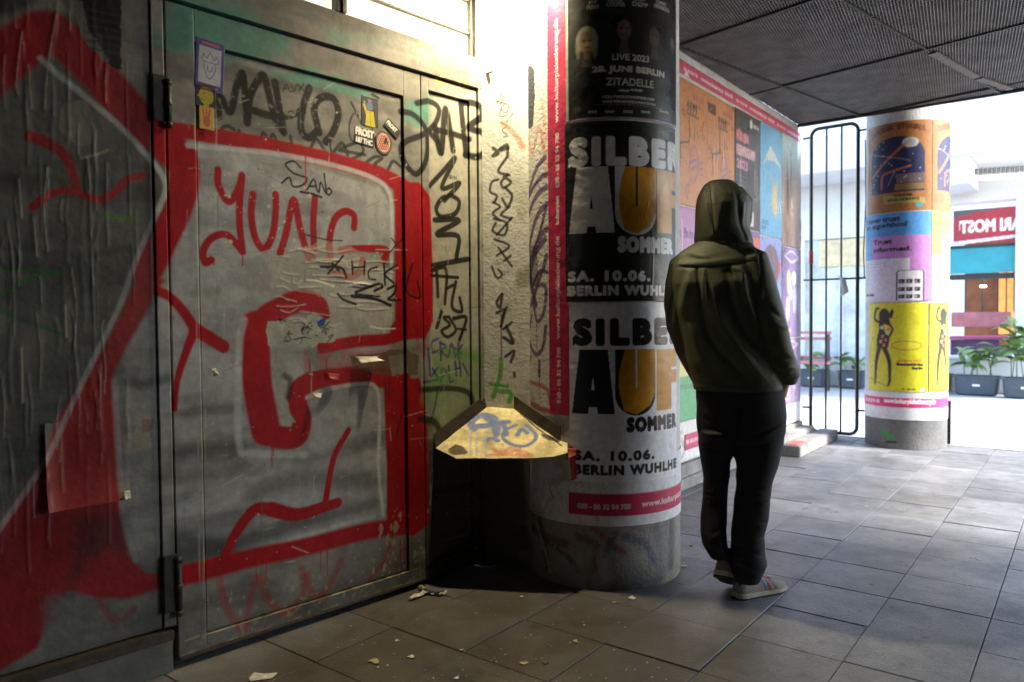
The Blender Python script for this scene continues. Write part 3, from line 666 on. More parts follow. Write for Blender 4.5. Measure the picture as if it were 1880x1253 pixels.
# vertical creases of the left poster skin; pale strokes paint glints and bared paper
for k in range(150):
    u = rng.uniform(-1.84, -1.36) if k % 5 else rng.uniform(-1.5, -1.25); z = rng.uniform(.7, 2.5); L = rng.uniform(.04, .30); j = rng.uniform(-.012, .012); w = rng.uniform(.002, .006)
    pts = [(u, z), (u + j, z - L / 2), (u + j * .4, z - L)]
    dc.stroke(pts, w * 2.2, .0009 * rng.uniform(.4, 1.3), 1, .9, px=False, mode='h')
    if k % 2: dc.stroke(pts, w * .42, random.choice([(.55, .54, .52), (.5, .42, .25), (.42, .43, .45)]), rng.uniform(.2, .75), .5, px=False, rough=.3)
for (p, w) in (([(40, 60), (30, 150), (34, 175)], 2.5), ([(52, 120), (58, 200)], 2.5), ([(104, 25), (88, 120), (82, 200)], 3), ([(195, 190), (193, 160), (196, 120)], 2), ([(120, 560), (122, 620)], 4), ([(40, 640), (42, 740)], 5), ([(62, 400), (68, 470)], 3), ([(35, 330), (40, 400)], 4)): dc.stroke(p, w * .5, (.6, .52, .38), .8, .4, rough=.25); dc.stroke(p, w * 3, .0014, 1, .9, mode='h')
dc.poly([(112, 190), (160, 185), (175, 240), (160, 270), (130, 262), (110, 235)], (.24, .25, .18), .8, torn=.012); dc.stroke([(150, 290), (175, 285), (198, 276)], 4, (.4, .38, .28), .7)
# dark louvre field and its torn edge above the sheet
dc.poly([(95, -30), (120, 10), (150, 30), (165, 75), (195, 108), (199, 120), (215, 128), (222, 128), (222, -30)], (.012, .012, .010), 1, torn=.008)
dc.poly([(112, 0), (150, 0), (165, 60), (200, 110), (196, 118), (150, 70), (138, 30)], (.17, .17, .15), .9, torn=.01)
for y in (30, 44, 58, 72, 86, 100): dc.stroke([(160, y - 12), (220, y)], 3, (.045, .045, .04), .8)
dc.poly([(-30, 30), (-30, -30), (95, -30), (60, 10), (20, 30)], (.012, .012, .012), .8, soft=.02)
dc.poly([(236, 940), (230, 1020), (205, 1010), (150, 1035), (120, 1100), (140, 1030), (138, 950)], (.02, .02, .02), .6, soft=.03); dc.poly([(80, 1100), (110, 1090), (180, 1105), (175, 1160), (80, 1200)], (.17, .17, .17), .7, soft=.02)
dc.poly([(243, 760), (280, 762), (276, 830), (246, 832)], (.42, .38, .28), .7, torn=.02); dc.poly([(258, 772), (282, 768), (280, 790), (262, 794)], RED, .4, torn=.006)
dc.stroke([(278, 0), (277, 300), (282, 640), (290, 1040)], 1.6, (.42, .40, .30), .7, rough=.45)
for z_ in (.090, .037):
    for k in range(60): u_ = rng.uniform(-1.14, -.02); dc.stroke([(u_, z_), (u_ + rng.uniform(.01, .05), z_ + rng.uniform(-.002, .002))], rng.uniform(.002, .007), random.choice([(.40, .36, .24), (.30, .27, .18), (.16, .09, .04)]), .7, .4, px=False, rough=.3)
dc.specks(150, .002, .012, (.34, .30, .20), .6, 77, (-1.14, .0, .03, .22), 1.4)
dc.c *= (1 - .34 * (1 - sstep(-1.203, -1.199, Ac)) * np.ones_like(Zc))[..., None]; dc.noise(.22, 30, 55); dc.noise(.10, 70, 56, ratio=.15)  # left hoarding darkened in its colour to imitate the lamp's falloff
dc.hgt += .0012 * fbm(dc.h, dc.w, 40, 3, 51)

def dsheet(name, u0, u1, z0, z1, off, m, parent, du=.0042, dv=.0042, back=.012):
    return kid(name, flat_sheet(dc, P0, dD, nD, u0, u1, z0, z1, du, dv, off, back), m, parent)
def dbox(name, u0, u1, z0, z1, y0, y1, m, parent, bev=.0): return kid(name, frame_box(P0, dD, nD, u0, u1, y0, y1, z0, z1, bev), m, parent)
pt = lambda u, y=0, z=0: P0 + dD * u + nD * y + Vector((0, 0, z))

hw = thing('hoarding_wall', pt(-1.5), 'grey hoarding wall left of the steel door, covered in creased posters and red spray paint', 'wall')
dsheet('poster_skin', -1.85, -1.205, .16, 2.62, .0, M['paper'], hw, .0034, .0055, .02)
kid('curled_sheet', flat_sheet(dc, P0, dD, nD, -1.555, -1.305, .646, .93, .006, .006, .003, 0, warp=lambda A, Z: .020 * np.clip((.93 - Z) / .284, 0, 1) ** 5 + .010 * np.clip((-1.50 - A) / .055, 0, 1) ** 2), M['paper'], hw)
dbox('plinth', -1.87, -1.176, 0, .118, -.05, .022, M['frame_metal'], hw, .004)
dbox('plinth_ledge', -1.87, -1.174, .118, .155, -.05, .034, M['zinc'], hw, .004)
dbox('backing_board', -1.9, -1.2, .155, 3.4, -.08, -.022, M['black'], hw)
dw = thing('steel_double_door', pt(-.4), 'grey steel door with one wide and one narrow leaf, sprayed with red letters', 'door')
# frame
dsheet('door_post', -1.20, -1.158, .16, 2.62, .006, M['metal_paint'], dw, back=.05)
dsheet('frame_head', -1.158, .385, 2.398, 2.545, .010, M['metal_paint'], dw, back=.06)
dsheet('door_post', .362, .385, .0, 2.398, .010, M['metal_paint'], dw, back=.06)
dbox('frame_rebate', -1.18, .39, 0, 2.56, -.10, -.045, M['black'], dw)
# wide leaf
lf = thing('door_leaf', pt(-.57), '', ''); del lf['label'], lf['category']; lf.parent = dw; lf.location = pt(-.57) - pt(-.4)
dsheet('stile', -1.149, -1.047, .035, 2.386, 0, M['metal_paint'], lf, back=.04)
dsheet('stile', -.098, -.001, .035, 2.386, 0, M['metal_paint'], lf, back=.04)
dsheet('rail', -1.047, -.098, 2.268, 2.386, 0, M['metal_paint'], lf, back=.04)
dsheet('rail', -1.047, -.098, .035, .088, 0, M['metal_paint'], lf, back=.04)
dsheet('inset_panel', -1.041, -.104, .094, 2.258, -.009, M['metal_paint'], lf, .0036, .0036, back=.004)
dbox('drip_edge', -1.149, -.001, .026, .037, -.03, .012, M['zinc'], lf, .002)
# narrow leaf
sf = thing('side_leaf', pt(.18), '', ''); del sf['label'], sf['category']; sf.parent = dw; sf.location = pt(.18) - pt(-.4)
dsheet('stile', .005, .050, .02, 2.386, 0, M['metal_paint'], sf, back=.04)
dsheet('stile', .309, .356, .02, 2.386, 0, M['metal_paint'], sf, back=.04)
dsheet('rail', .050, .309, 2.325, 2.386, 0, M['metal_paint'], sf, back=.04)
dsheet('rail', .050, .309, .02, .10, 0, M['metal_paint'], sf, back=.04)
dsheet('inset_panel', .055, .304, .105, 2.316, -.009, M['metal_paint'], sf, back=.004)
def hinge(z0, z1):
    h = kid('hinge', tube([pt(-1.150, .020, z0), pt(-1.150, .020, z1)], .0105, 12), M['dark_metal'], dw)
    for zz in (z0 + .012, (z0 + z1) / 2, z1 - .012):
        q = link('hinge_knuckle', tube([pt(-1.150, .020, zz - .008), pt(-1.150, .020, zz + .008)], .0125, 12), M['zinc'], h)
    q = link('hinge_plate', frame_box(P0, dD, nD, -1.20, -1.152, .010, .018, z0 + .02, z1 + .01, .001), M['dark_metal'], h)
hinge(1.935, 2.105); hinge(.195, .410)
# ---- window above the door
wi = thing('transom_window', pt(-.1, 0, 2.56), 'glowing milky louvred window above the steel door', 'window')
for k, (z0, z1) in enumerate(((2.556, 2.655), (2.668, 2.815), (2.828, 2.98), (2.992, 3.13))):
    for (a, b) in ((-1.15, -.452), (-.398, .322)):
        kid('pane', frame_box(P0, dD, nD, a, b, -.035, -.020, z0, z1, .002), M['pane'], wi)
        kid('louvre_bar', frame_box(P0, dD, nD, a, b, -.034, -.006, z1 + .002, z1 + .011, .001), M['frame_metal'], wi)
kid('mullion', frame_box(P0, dD, nD, -.448, -.426, -.05, .012, 2.548, 3.3, .002), M['dark_metal'], wi)
kid('mullion', frame_box(P0, dD, nD, -.423, -.402, -.05, .018, 2.548, 3.3, .002), M['frame_metal'], wi)
kid('jamb', frame_box(P0, dD, nD, .324, .336, -.05, .0, 2.548, 3.3, .002), M['frame_metal'], wi)
kid('jamb', frame_box(P0, dD, nD, .338, .352, -.05, -.012, 2.548, 3.3, .002), M['dark_metal'], wi)
kid('jamb', frame_box(P0, dD, nD, .354, .392, -.05, .008, 2.548, 3.3, .002), M['wallwhite'], wi)
structure(link('wall_behind_window', frame_box(P0, dD, nD, -2.6, .42, -.4, -.11, 0, 3.46), M['black']))
structure(link('wall_near', frame_box(P0, dD, nD, -5.2, -1.9, -.3, -.02, 0, 3.46), M['soffit']))
# ================================================================== PILASTER
pc = Canvas(-.02, .36, 0, 3.4, .002, (.66, .65, .60), pil_uv)
pc.noise(.10, 30, 61); pc.noise(.12, 5, 62)
pz = (pc.z0 + (np.arange(pc.h) + .5) * pc.res)[:, None]
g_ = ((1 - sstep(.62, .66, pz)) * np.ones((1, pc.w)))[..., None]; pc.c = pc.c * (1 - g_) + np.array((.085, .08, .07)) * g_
g_ = (sstep(.55, .7, fbm(pc.h, pc.w, 22, 5, 63)) * sstep(.10, .13, (pc.a0 + (np.arange(pc.w) + .5) * pc.res)[None]) * (1 - sstep(1.6, 2.1, pz)))[..., None]; pc.c = pc.c * (1 - g_ * .6) + np.array((.25, .22, .12)) * g_ * .6
pc.specks(260, .0008, .004, (.05, .045, .04), .8, 64, (.08, .2, .7, 2.0)); pc.specks(120, .001, .003, (.05, .045, .04), .8, 65)
def PKs(p, w=3.5, al=.9, col=K, soft=.3): pc.stroke(p, w * 1.25, col, al, soft)
for p in ([(912, 190), (922, 172)], [(918, 194), (928, 176)], [(910, 186), (932, 192)], [(926, 192), (920, 200), (930, 208), (934, 192)], [(920, 200), (918, 214), (932, 212)], [(920, 225), (930, 232), (922, 240), (932, 250), (924, 252)], [(930, 225), (942, 208)]): PKs(p, 1.8, .8)
pc.stroke([(922, 226), (938, 240), (952, 256), (960, 270)], 9, (.75, .16, .06), .7, .7, rough=.3)
for p, w in (([(905, 272), (915, 282), (905, 286), (930, 266), (932, 288)], 4.5), ([(920, 276), (932, 272)], 6), ([(930, 290), (915, 315), (935, 322)], 4), ([(925, 325), (938, 335), (925, 345), (920, 335), (932, 322)], 4), ([(928, 345), (940, 360), (932, 380), (922, 365)], 4), ([(915, 330), (903, 335), (900, 352), (912, 360), (908, 372)], 3.5), ([(935, 380), (920, 395), (938, 402)], 3.5), ([(905, 372), (918, 380), (905, 392), (918, 405)], 3.5), ([(906, 402), (930, 410), (926, 432), (905, 425), (910, 410)], 3.5), ([(940, 400), (912, 432)], 3.5), ([(908, 440), (935, 452), (912, 470)], 3.5), ([(915, 455), (940, 490)], 3.5), ([(903, 490), (912, 510), (922, 505), (915, 495)], 3.2), ([(925, 480), (938, 470)], 3)): PKs(p, w)
pc.text('DIM', *pil_uv(918, 505), .045, .02, K, al=.5)
for p, w in (([(922, 540), (912, 555), (918, 565), (922, 540)], 4.5), ([(912, 575), (926, 570), (920, 600)], 4.5), ([(930, 565), (922, 585)], 3.5), ([(924, 605), (940, 592)], 3.5), ([(930, 600), (942, 630), (925, 620)], 5), ([(928, 655), (944, 645), (938, 665)], 4), ([(920, 575), (921, 655)], 1.2), ([(944, 685), (945, 692)], 4)): PKs(p, w)
for p, w in (([(920, 660), (918, 690), (905, 730)], 8), ([(900, 705), (932, 710)], 6), ([(915, 718), (938, 722), (935, 738)], 8)): pc.stroke(p, w, (.10, .40, .04), .9, .3)
pc.hgt += .0016 * fbm(pc.h, pc.w, 60, 4, 67)
pl = thing('pilaster', PIL0, 'rough white wall pilaster with scribbled tags between the door and the front column', 'wall')
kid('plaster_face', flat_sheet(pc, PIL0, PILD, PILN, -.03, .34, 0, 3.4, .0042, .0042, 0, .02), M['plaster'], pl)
kid('core', frame_box(PIL0, PILD, PILN, -.03, .3, -.3, -.022, 0, 3.4), M['concrete'], pl)
q = thing('wall_bracket', pt(.40, .03, 2.36), 'thin grey angle strip with a bent bracket beside the door frame head', 'bracket')
kid('strip', frame_box(P0, dD, nD, .392, .412, .004, .022, 2.34, 3.3, .001), M['frame_metal'], q)
kid('bent_bracket', join_meshes([frame_box(P0, dD, nD, .395, .404, .022, .075, 2.47, 2.476), frame_box(P0, dD, nD, .395, .404, .022, .027, 2.44, 2.471)]), M['zinc'], q)

# ================================================================== FRONT COLUMN
SB, SE = -R1 * 2.2, R1 * 2.2
cc = Canvas(SB, SE, 0, 3.4, .0025, (.62, .61, .57), c1_uv)
cz = (cc.z0 + (np.arange(cc.h) + .5) * cc.res)[:, None]; cs = (cc.a0 + (np.arange(cc.w) + .5) * cc.res)[None]
cc.noise(.10, 12, 71)
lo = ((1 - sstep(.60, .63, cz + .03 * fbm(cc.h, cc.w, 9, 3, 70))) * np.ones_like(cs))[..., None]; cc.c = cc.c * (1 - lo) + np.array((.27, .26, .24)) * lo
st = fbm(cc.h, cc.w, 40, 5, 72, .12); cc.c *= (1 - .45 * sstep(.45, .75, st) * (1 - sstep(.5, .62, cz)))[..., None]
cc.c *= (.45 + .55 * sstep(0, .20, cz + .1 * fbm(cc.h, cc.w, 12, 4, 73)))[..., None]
ex = ((1 - sstep(.50, .62, cz)) * sstep(.52, .66, fbm(cc.h, cc.w, 10, 5, 74)))[..., None]; cc.c = cc.c * (1 - ex * .6) + np.array((.26, .23, .16)) * ex * .6
for p, w, c_ in (([(965, 905), (975, 960), (1000, 985), (1040, 1000)], 16, (.16, .03, .02)), ([(990, 950), (1000, 1000), (1004, 1040)], 16, (.02, .025, .05)), ([(1060, 985), (1095, 1000), (1090, 1050)], 12, (.15, .04, .03)), ([(1090, 970), (1130, 1005), (1145, 1015)], 12, (.22, .03, .03)), ([(1150, 985), (1185, 1000), (1200, 1030)], 14, (.04, .07, .16)), ([(1130, 980), (1110, 1020)], 12, (.05, .08, .16)), ([(1040, 975), (1050, 985)], 18, (.34, .26, .15)), ([(985, 960), (1000, 1010), (1010, 1050)], 6, (.5, .45, .32)), ([(1105, 1020), (1115, 1060)], 20, (.28, .29, .31)), ([(1000, 990), (1040, 1020), (1060, 1050)], 10, (.10, .04, .03))): cc.stroke(p, w, c_, .7, .7, rough=.42)
# paint on the lit flank
cc.poly([(965, 128), (975, 120), (981, 128), (982, 180), (978, 235), (966, 240)], (.055, .06, .09), 1, torn=.006)
for p, w, c_, a_ in (([(970, 250), (978, 280), (990, 235), (998, 275)], 7, (.75, .13, .07), .6), ([(995, 190), (1000, 240), (1003, 330)], 8, (.75, .2, .12), .4), ([(972, 700), (1000, 712), (1010, 740)], 8, (.55, .03, .05), .7), ([(975, 740), (1010, 756)], 9, (.5, .03, .04), .8)): cc.stroke(p, w, c_, a_, .6, rough=.3)
PU_ = (.085, .022, .13)
for p, w in (([(972, 350), (985, 310), (1000, 290)], 11), ([(968, 420), (985, 360), (1003, 345)], 11), ([(970, 470), (985, 400), (1004, 375)], 11), ([(972, 520), (990, 440), (1004, 420)], 11), ([(975, 560), (995, 500), (1003, 470)], 10), ([(968, 300), (966, 380), (968, 460), (975, 520)], 9), ([(978, 560), (988, 525), (1002, 530), (998, 575), (986, 590), (980, 560)], 8), ([(1002, 600), (996, 640), (982, 650), (972, 620), (976, 580)], 8), ([(990, 665), (990, 690)], 9)): cc.stroke(p, w, PU_, .85, .35)
for p, w in (([(968, 380), (990, 330), (1004, 320)], 10), ([(968, 500), (980, 470), (1000, 440)], 12), ([(970, 430), (976, 520), (984, 560)], 12), ([(1003, 380), (990, 430), (976, 470)], 8), ([(976, 535), (990, 500), (1004, 500)], 8)): cc.stroke(p, w, PU_, .9, .35)
cc.stroke([(985, 595), (986, 640)], 2, PU_, .8); cc.stroke([(990, 690), (990, 730)], 2, PU_, .8); cc.poly([(966, 455), (985, 450), (990, 520), (970, 540)], (.02, .016, .02), .6, torn=.01); cc.specks(110, .001, .006, (.06, .05, .05), .8, 75, (-.37, -.2, .7, 2.6)); cc.specks(60, .002, .010, (.6, .5, .42), .7, 76, (-.37, -.2, .7, 2.0)); Ksc = cc.stroke([(975, 655), (970, 700), (972, 735)], 6, K, .9, .4, rough=.35)
cl1 = thing('advertising_column', COL1, 'thick round column in front, grey stained concrete base, posters all around it', 'column')
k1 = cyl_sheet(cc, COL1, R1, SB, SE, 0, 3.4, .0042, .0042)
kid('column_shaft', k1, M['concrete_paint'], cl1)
kid('core', tube([COL1 + Vector((0, .06, 0)), COL1 + Vector((0, .06, 3.4))], .30, 24), M['concrete'], cl1)

def poster(name, cv, fn, m, label, cat='poster', loc=None, group=None):
    o = link(name, fn, m); tag(o, label, cat, group); return o
c1 = lambda x, y: c1_uv(x, y)
S = lambda x, y=580: c1_uv(x, y)[0]; Zc1 = lambda y, x=1145: c1_uv(x, y)[1]
sL = S(1043); sR = sL + .594
# footer ring paper
fc = Canvas(S(970, 900), SE, .24, .84, .0022, (.72, .715, .73), c1_uv); fc.noise(.08, 8, 81)
m_ = (sstep(.50, .62, fbm(fc.h, fc.w, 9, 5, 82)) * (1 - sstep(-.25, .0, (fc.a0 + (np.arange(fc.w) + .5) * fc.res)[None])))[..., None]; fc.c = fc.c * (1 - m_ * .55) + np.array((.36, .26, .13)) * m_ * .55
for k in range(40):
    x, y = rng.uniform(985, 1120), rng.uniform(860, 950); fc.stroke([(x, y), (x - 12, y + 12), (x - 8, y + 30)], 2, (.30, .20, .10), .35, .8)
PINK = (.50, .020, .085)
fz0, fz1 = Zc1(947), Zc1(907); fc.rect(sL, SE, fz0, fz1, PINK)
fc.text('030 - 86 32 94 700', S(1061, 925), fz0 + .030, S(1157, 925) - S(1061, 925), .023, (.72, .6, .62), bold=.0012)
fc.text('www.kulturplakatierung.de', S(1178, 925), fz0 + .026, .52, .036, (.72, .6, .62), bold=.0012)
fc.hgt += .0015 * fbm(fc.h, fc.w, 14, 3, 83)
link_ = poster('footer_strip', fc, cyl_sheet(fc, COL1, R1, S(971, 900), SE, Zc1(966, 1150), Zc1(842), .0045, .0045, .0030), M['paper'], 'white paper ring with a pink phone number band round the foot of the front column')
# pink upright strip on the flank
s0, s1 = S(1008, 400), S(1044, 400)
pk = Canvas(s0, s1, .80, 3.4, .0016, PINK); pk.noise(.10, 20, 85); pk.specks(60, .001, .005, (.6, .3, .35), .6, 86)
wk = s1 - s0
def up(st, y0, y1, h, b=.0012): z0_, z1_ = c1_uv(1026, y1)[1], c1_uv(1026, y0)[1]; pk.text(st, s0 + wk * .5 + h / 2, z0_, z1_ - z0_, h, (.80, .66, .68), rot=1, bold=b)
up('www.kulturplakatierung.de', 35, 225, .028); up('030 - 86 32 94 700', 245, 345, .019); up('kulturplak', 360, 412, .022, .0018); up('www.kulturplakatierung.de', 435, 622, .028); up('030 - 86 32 94 700', 638, 740, .019); up('kulturplak', -60, 12, .022, .0018)
pk.hgt += .003 * fbm(pk.h, pk.w, 30, 3, 87)
poster('upright_strip', pk, cyl_sheet(pk, COL1, R1, s0, s1 - .003, c1_uv(1026, 762)[1], 3.3, .0036, .0045, .003), M['paper'], 'upright pink strip with white web address running up the left flank of the front column')
# --- concert poster
z0, z1 = Zc1(219), Zc1(219) + .84
a = Canvas(sL, sR, z0, z1 + .1, .0018, (.016, .0155, .014)); a.noise(.25, 8, 91)
def tx(cv, st, x0, x1, y, hpx, col, bold=0., yc=None, al=1.):
    sa, sb = S(x0, y), S(x1, y); zz = c1_uv((x0 + x1) / 2, y)[1]; hh = zz - c1_uv((x0 + x1) / 2, y + hpx)[1]; cv.text(st, sa, zz - hh, sb - sa, hh, col, bold=bold, al=al)
WH = (.50, .48, .43)
tx(a, 'LIVE 2023', 1124, 1190, 101, 11, WH, .001); tx(a, '28. JUNI BERLIN', 1088, 1217, 123, 13, WH, .0024); tx(a, 'ZITADELLE', 1113, 1198, 145, 13, WH, .0006)
tx(a, 'HOLLYWOODVAMPIRES.COM', 1106, 1200, 177, 4.5, WH, .0012, al=.9); tx(a, 'TICKETS: WWW.RESERVIX.DE & WWW.EVENTIM.DE', 1106, 1202, 186, 4, WH, .0006, al=.8); tx(a, 'Veranstalter und oertliche Durchfuehrung Berlin', 1092, 1214, 192, 3, WH, .0003, al=.6)
tx(a, 'tipBerlin', 1157, 1178, 165, 4.5, WH, .001); tx(a, 'radioeins', 1136, 1154, 165, 4, WH, .001)
for x0, s_ in ((1080, 'event'), (1111, 'Spiegel'), (1144, 'ROCKS'), (1176, 'reservix'), (1210, 'loft')): tx(a, s_, x0, x0 + 16, 204, 4.5, WH, .0009, al=.8)
for x0, x1, y, s1_, s2_ in ((1078, 1100, 3, 'JOE', 'PERRY'), (1113, 1147, -2, 'ALICE', 'COOPER'), (1160, 1188, -2, 'JOHNNY', 'DEPP'), (1199, 1226, 4, 'TOMMY', 'HENRIKSEN')): tx(a, s1_, x0 + 3, x1 - 5, y, 6, WH, .0008, al=.8); tx(a, s2_, x0, x1, y + 8, 7, WH, .001, al=.8)
# four plain portraits of nobody in particular, pale faces with dark coats
for x, y, w, hair, skin_, al in ((1078, 78, 12, (.30, .27, .20), (.26, .18, .10), 1), (1145, 55, 11.5, (.02, .015, .012), (.17, .11, .09), .9), (1200, 68, 11, (.012, .01, .01), (.13, .085, .07), .8), (1232, 82, 5, (.14, .14, .15), (.20, .19, .19), .6)):
    sx, sz = c1_uv(min(x, 1238), y); k = .0023 * 1.4; w *= k
    a.ell(sx, sz + w * .25, w * 1.25, w * 1.55, hair, al, False, .006); 
    if hair[0] > .1: a.ell(sx + w * .9, sz - w * .6, w * .35, w * 1.4, hair, al * .7, False, .006); a.ell(sx - w * 1.05, sz - w * .5, w * .3, w * 1.4, hair, al * .7, False, .006)
    a.ell(sx, sz - w * .1, w * .86, w * 1.25, skin_, al, False, .006); a.ell(sx, sz - w * 1.6, w * .45, w * .6, tuple(.6 * c for c in skin_), al, False, .005)
    for d_ in (-.36, .36): a.ell(sx + d_ * w, sz + w * .12, w * .22, w * .13, (.02, .015, .012), .85 * al, False, .003)
    a.ell(sx, sz - w * .25, w * .10, w * .28, tuple(1.35 * c for c in skin_), al, False, .003); a.ell(sx, sz - w * .68, w * .28, w * .07, (.09, .03, .025), al, False, .002)
    a.poly([(sx - w * .8, sz - w * 2.9), (sx - w * .3, sz - w * 1.5), (sx, sz - w * 2.4), (sx + w * .3, sz - w * 1.5), (sx + w * .8, sz - w * 2.9)], (.12, .10, .09), .6 * al, px=False, soft=.004)
a.ell(S(1060, 200), Zc1(203, 1060), .018, .016, (.10, .09, .08), .5, False, .003)
a.rect(sL, sL + .012, z0, z1 + .1, (.33, .42, .34), .9)
a.poly([(sL, z0), (sR, z0), (sR, z0 + .010), (sL + .06, z0 + .008)], (.42, .33, .45), .9, px=False)
a.hgt += .002 * fbm(a.h, a.w, 10, 3, 92)
poster('concert_poster', a, cyl_sheet(a, COL1, R1, sL, sR, z0, z1, .0034, .0034, .0055), M['gloss_paper'], 'black concert poster with four pale faces, topmost on the front column')
# --- the two large type posters
def type_poster(ya, yb, xl, bg, fg, yS, yA, yT, y2, seed, label, off):
    z0, z1 = Zc1(yb), Zc1(ya); sl = S(xl)
    cv = Canvas(sl, sl + .60, z0 - .01, z1 + .01, .0018, bg); cv.noise(.06, 8, seed)
    # SILBER
    zS = Zc1(yS[1], 1120); cv.text('SILBER', S(1055 + xl - 1043), zS, .575, Zc1(yS[0], 1120) - zS, fg, bold=.0125, track=1.26)
    # A U and the third letter as slabs
    zt, zb = Zc1(yA[0]), Zc1(yA[1]); h = zb - zt
    def q(x, f): return (S(x, (yA[0] + yA[1]) / 2), zt + (zb - zt) * f)
    A0, A1, A2, A3 = q(1048 + xl - 1043, 1)[0], q(1062 + xl - 1043, 0)[0], q(1116, 0)[0], q(1128, 1)[0]
    mid = (A0 + A3) / 2
    cv.poly([(A0, zb), (A1, zt), (A2, zt), (A3, zb), (mid + .022, zb), (mid + .018, zb + .03), (mid - .018, zb + .03), (mid - .022, zb)], fg, px=False)
    cv.poly([(mid - .006, zb + .11), (mid + .008, zb + .11), (mid + .001, zb + .17)], bg, px=False)
    OR = (.62, .27, .010); u0_, u1_ = q(1129, 0)[0], q(1201, 0)[0]; um = (u0_ + u1_) / 2; rr = (u1_ - u0_) / 2
    base = [(u0_, zt)] + [(um - rr * math.cos(t), zb + .085 - .095 * math.sin(t)) for t in np.linspace(0, math.pi, 16)] + [(u1_, zt)]
    cv.poly(base, fg, px=False)
    cv.poly([(u0_ + rr * .45, zt)] + [(u0_ + rr * .45 - .028 * math.sin(t) , zt + (zb - zt) * t / math.pi) for t in np.linspace(0, math.pi * .95, 12)] + [(um, zb - .005), (um + rr * .7, zb + .035), (u1_, zb + .09), (u1_, zt)], OR, px=False)
    cv.rect(um - .0045, um + .0045, zt - (zt - zb) * .60, zt, bg)
    f0 = q(1204, 0)[0]; cv.rect(f0, f0 + .105, zb + .005, zt - .003, OR); cv.rect(f0 + .07, f0 + .2, zt - .09, zt - .003, OR); cv.rect(f0 + .07, f0 + .16, zb + .13, zb + .19, OR)
    s_, z_ = c1_uv(1136 + (16 if bg[0] > .1 else 0), yT[1]); hh = c1_uv(1136, yT[0])[1] - z_
    cv.text('SOMMER', s_, z_, .30, hh, fg, bold=.0068, track=1.24)
    sa, zz = S(1046 + (10 if bg[0] > .1 else 0), y2[0]), Zc1(y2[0], 1090); h2 = zz - Zc1(y2[1], 1090)
    cv.text('SA. 10.06.', sa, zz - h2, .375, h2, fg, bold=.0048, track=1.20); zz = Zc1(y2[2], 1090); h3 = zz - Zc1(y2[3], 1090)
    cv.text('BERLIN WUHLHEIDE', sa, zz - h3, .66, h3, fg, bold=.0045, track=1.18)
    if bg[0] > .1: cv.poly([(sl, z0 - .01), (sl + .035, z0 + .01), (sl + .03, z0 + .12), (sl + .01, z0 + .16), (sl, z0 + .16)], (.42, .02, .02), .95, px=False, torn=.012)
    w = fbm(cv.h, cv.w, 16, 4, seed + 2, 1.6); cv.hgt += .0018 * w + .0005 * fbm(cv.h, cv.w, 50, 3, seed + 3)
    for k in range(10):
        s2_ = sl + rng.uniform(.02, .55); zz = rng.uniform(z0, z1); cv.stroke([(s2_, zz), (s2_ + rng.uniform(-.02, .02), zz - .08), (s2_ + rng.uniform(-.03, .03), zz - rng.uniform(.1, .3))],   .006, .0010, 1, .9, px=False, mode='h')
    m = M['gloss_paper']
    poster('type_poster', cv, cyl_sheet(cv, COL1, R1, sl, sl + .58, z0, z1, .0032, .0032, off), m, label)
type_poster(223, 553, 1041, (.015, .0145, .013), (.68, .67, .68), (255, 301), (306, 428), (437, 462), (499, 516, 526, 542), 101, 'black poster with huge white letters above the white one on the front column', .0080)
type_poster(556, 885, 1046, (.78, .78, .82), (.014, .013, .015), (589, 631), (642, 760), (769, 792), (829, 845, 855, 871), 111, 'white poster with huge black letters below the black one on the front column', .0062)
# ================================================================== CORNER PLATE (tray) between door and column
tr = thing('corner_plate', Vector((-.15, 3.74, .84)), 'sloping metal plate in the corner with a blue scrawl, brightly lit from above', 'plate')
def tz(x, y, Y): p = at(x, y, Y); return p
TP = [on_plane(903, 742, P0, nD), on_plane(932, 742, PIL0, PILN), at(1040, 812, 3.44), at(1040, 833, 3.42), at(970, 843, 3.43), at(838, 843, 3.44), on_plane(800, 824, P0, nD)]
cen = sum(TP, Vector()) / len(TP)
# best plane through the outline
Q = np.array([list(p - cen) for p in TP]); nrm = Vector(np.linalg.svd(Q)[2][2]); nrm = nrm if nrm.z > 0 else -nrm
ex_ = Vector((1, 0, 0)); ex_ = (ex_ - nrm * ex_.dot(nrm)).normalized(); ey_ = nrm.cross(ex_)
L2 = [((p - cen).dot(ex_), (p - cen).dot(ey_)) for p in TP]
def tr_uv(x, y): p = on_plane(x, y, cen, nrm) - cen; return p.dot(ex_), p.dot(ey_)
L2 = [tr_uv(*p) for p in ((903, 742), (932, 742), (1042, 808), (1042, 833), (1018, 840), (970, 843), (838, 843), (800, 824))]
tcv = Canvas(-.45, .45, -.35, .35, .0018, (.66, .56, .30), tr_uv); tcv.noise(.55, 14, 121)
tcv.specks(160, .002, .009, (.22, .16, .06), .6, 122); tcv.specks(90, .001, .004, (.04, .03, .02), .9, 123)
for p, w in (([(870, 790), (866, 776), (886, 764), (908, 770), (900, 782), (876, 784)], 9), ([(893, 768), (906, 780)], 8), ([(905, 776), (912, 800), (916, 780), (934, 776)], 7), ([(924, 776), (930, 800)], 6), ([(893, 810), (904, 806), (914, 811)], 6), ([(948, 782), (928, 792), (924, 806), (940, 818), (966, 820), (984, 806), (978, 792), (966, 782)], 5), ([(950, 800), (958, 790), (968, 796)], 6)): tcv.stroke(p, w, (.16, .21, .40), .95, .25)
for x in (866, 877, 893): tcv.stroke([(x, 792), (x - 2, 815), (x - 1, 840)], 2.4, (.40, .42, .48), .8)
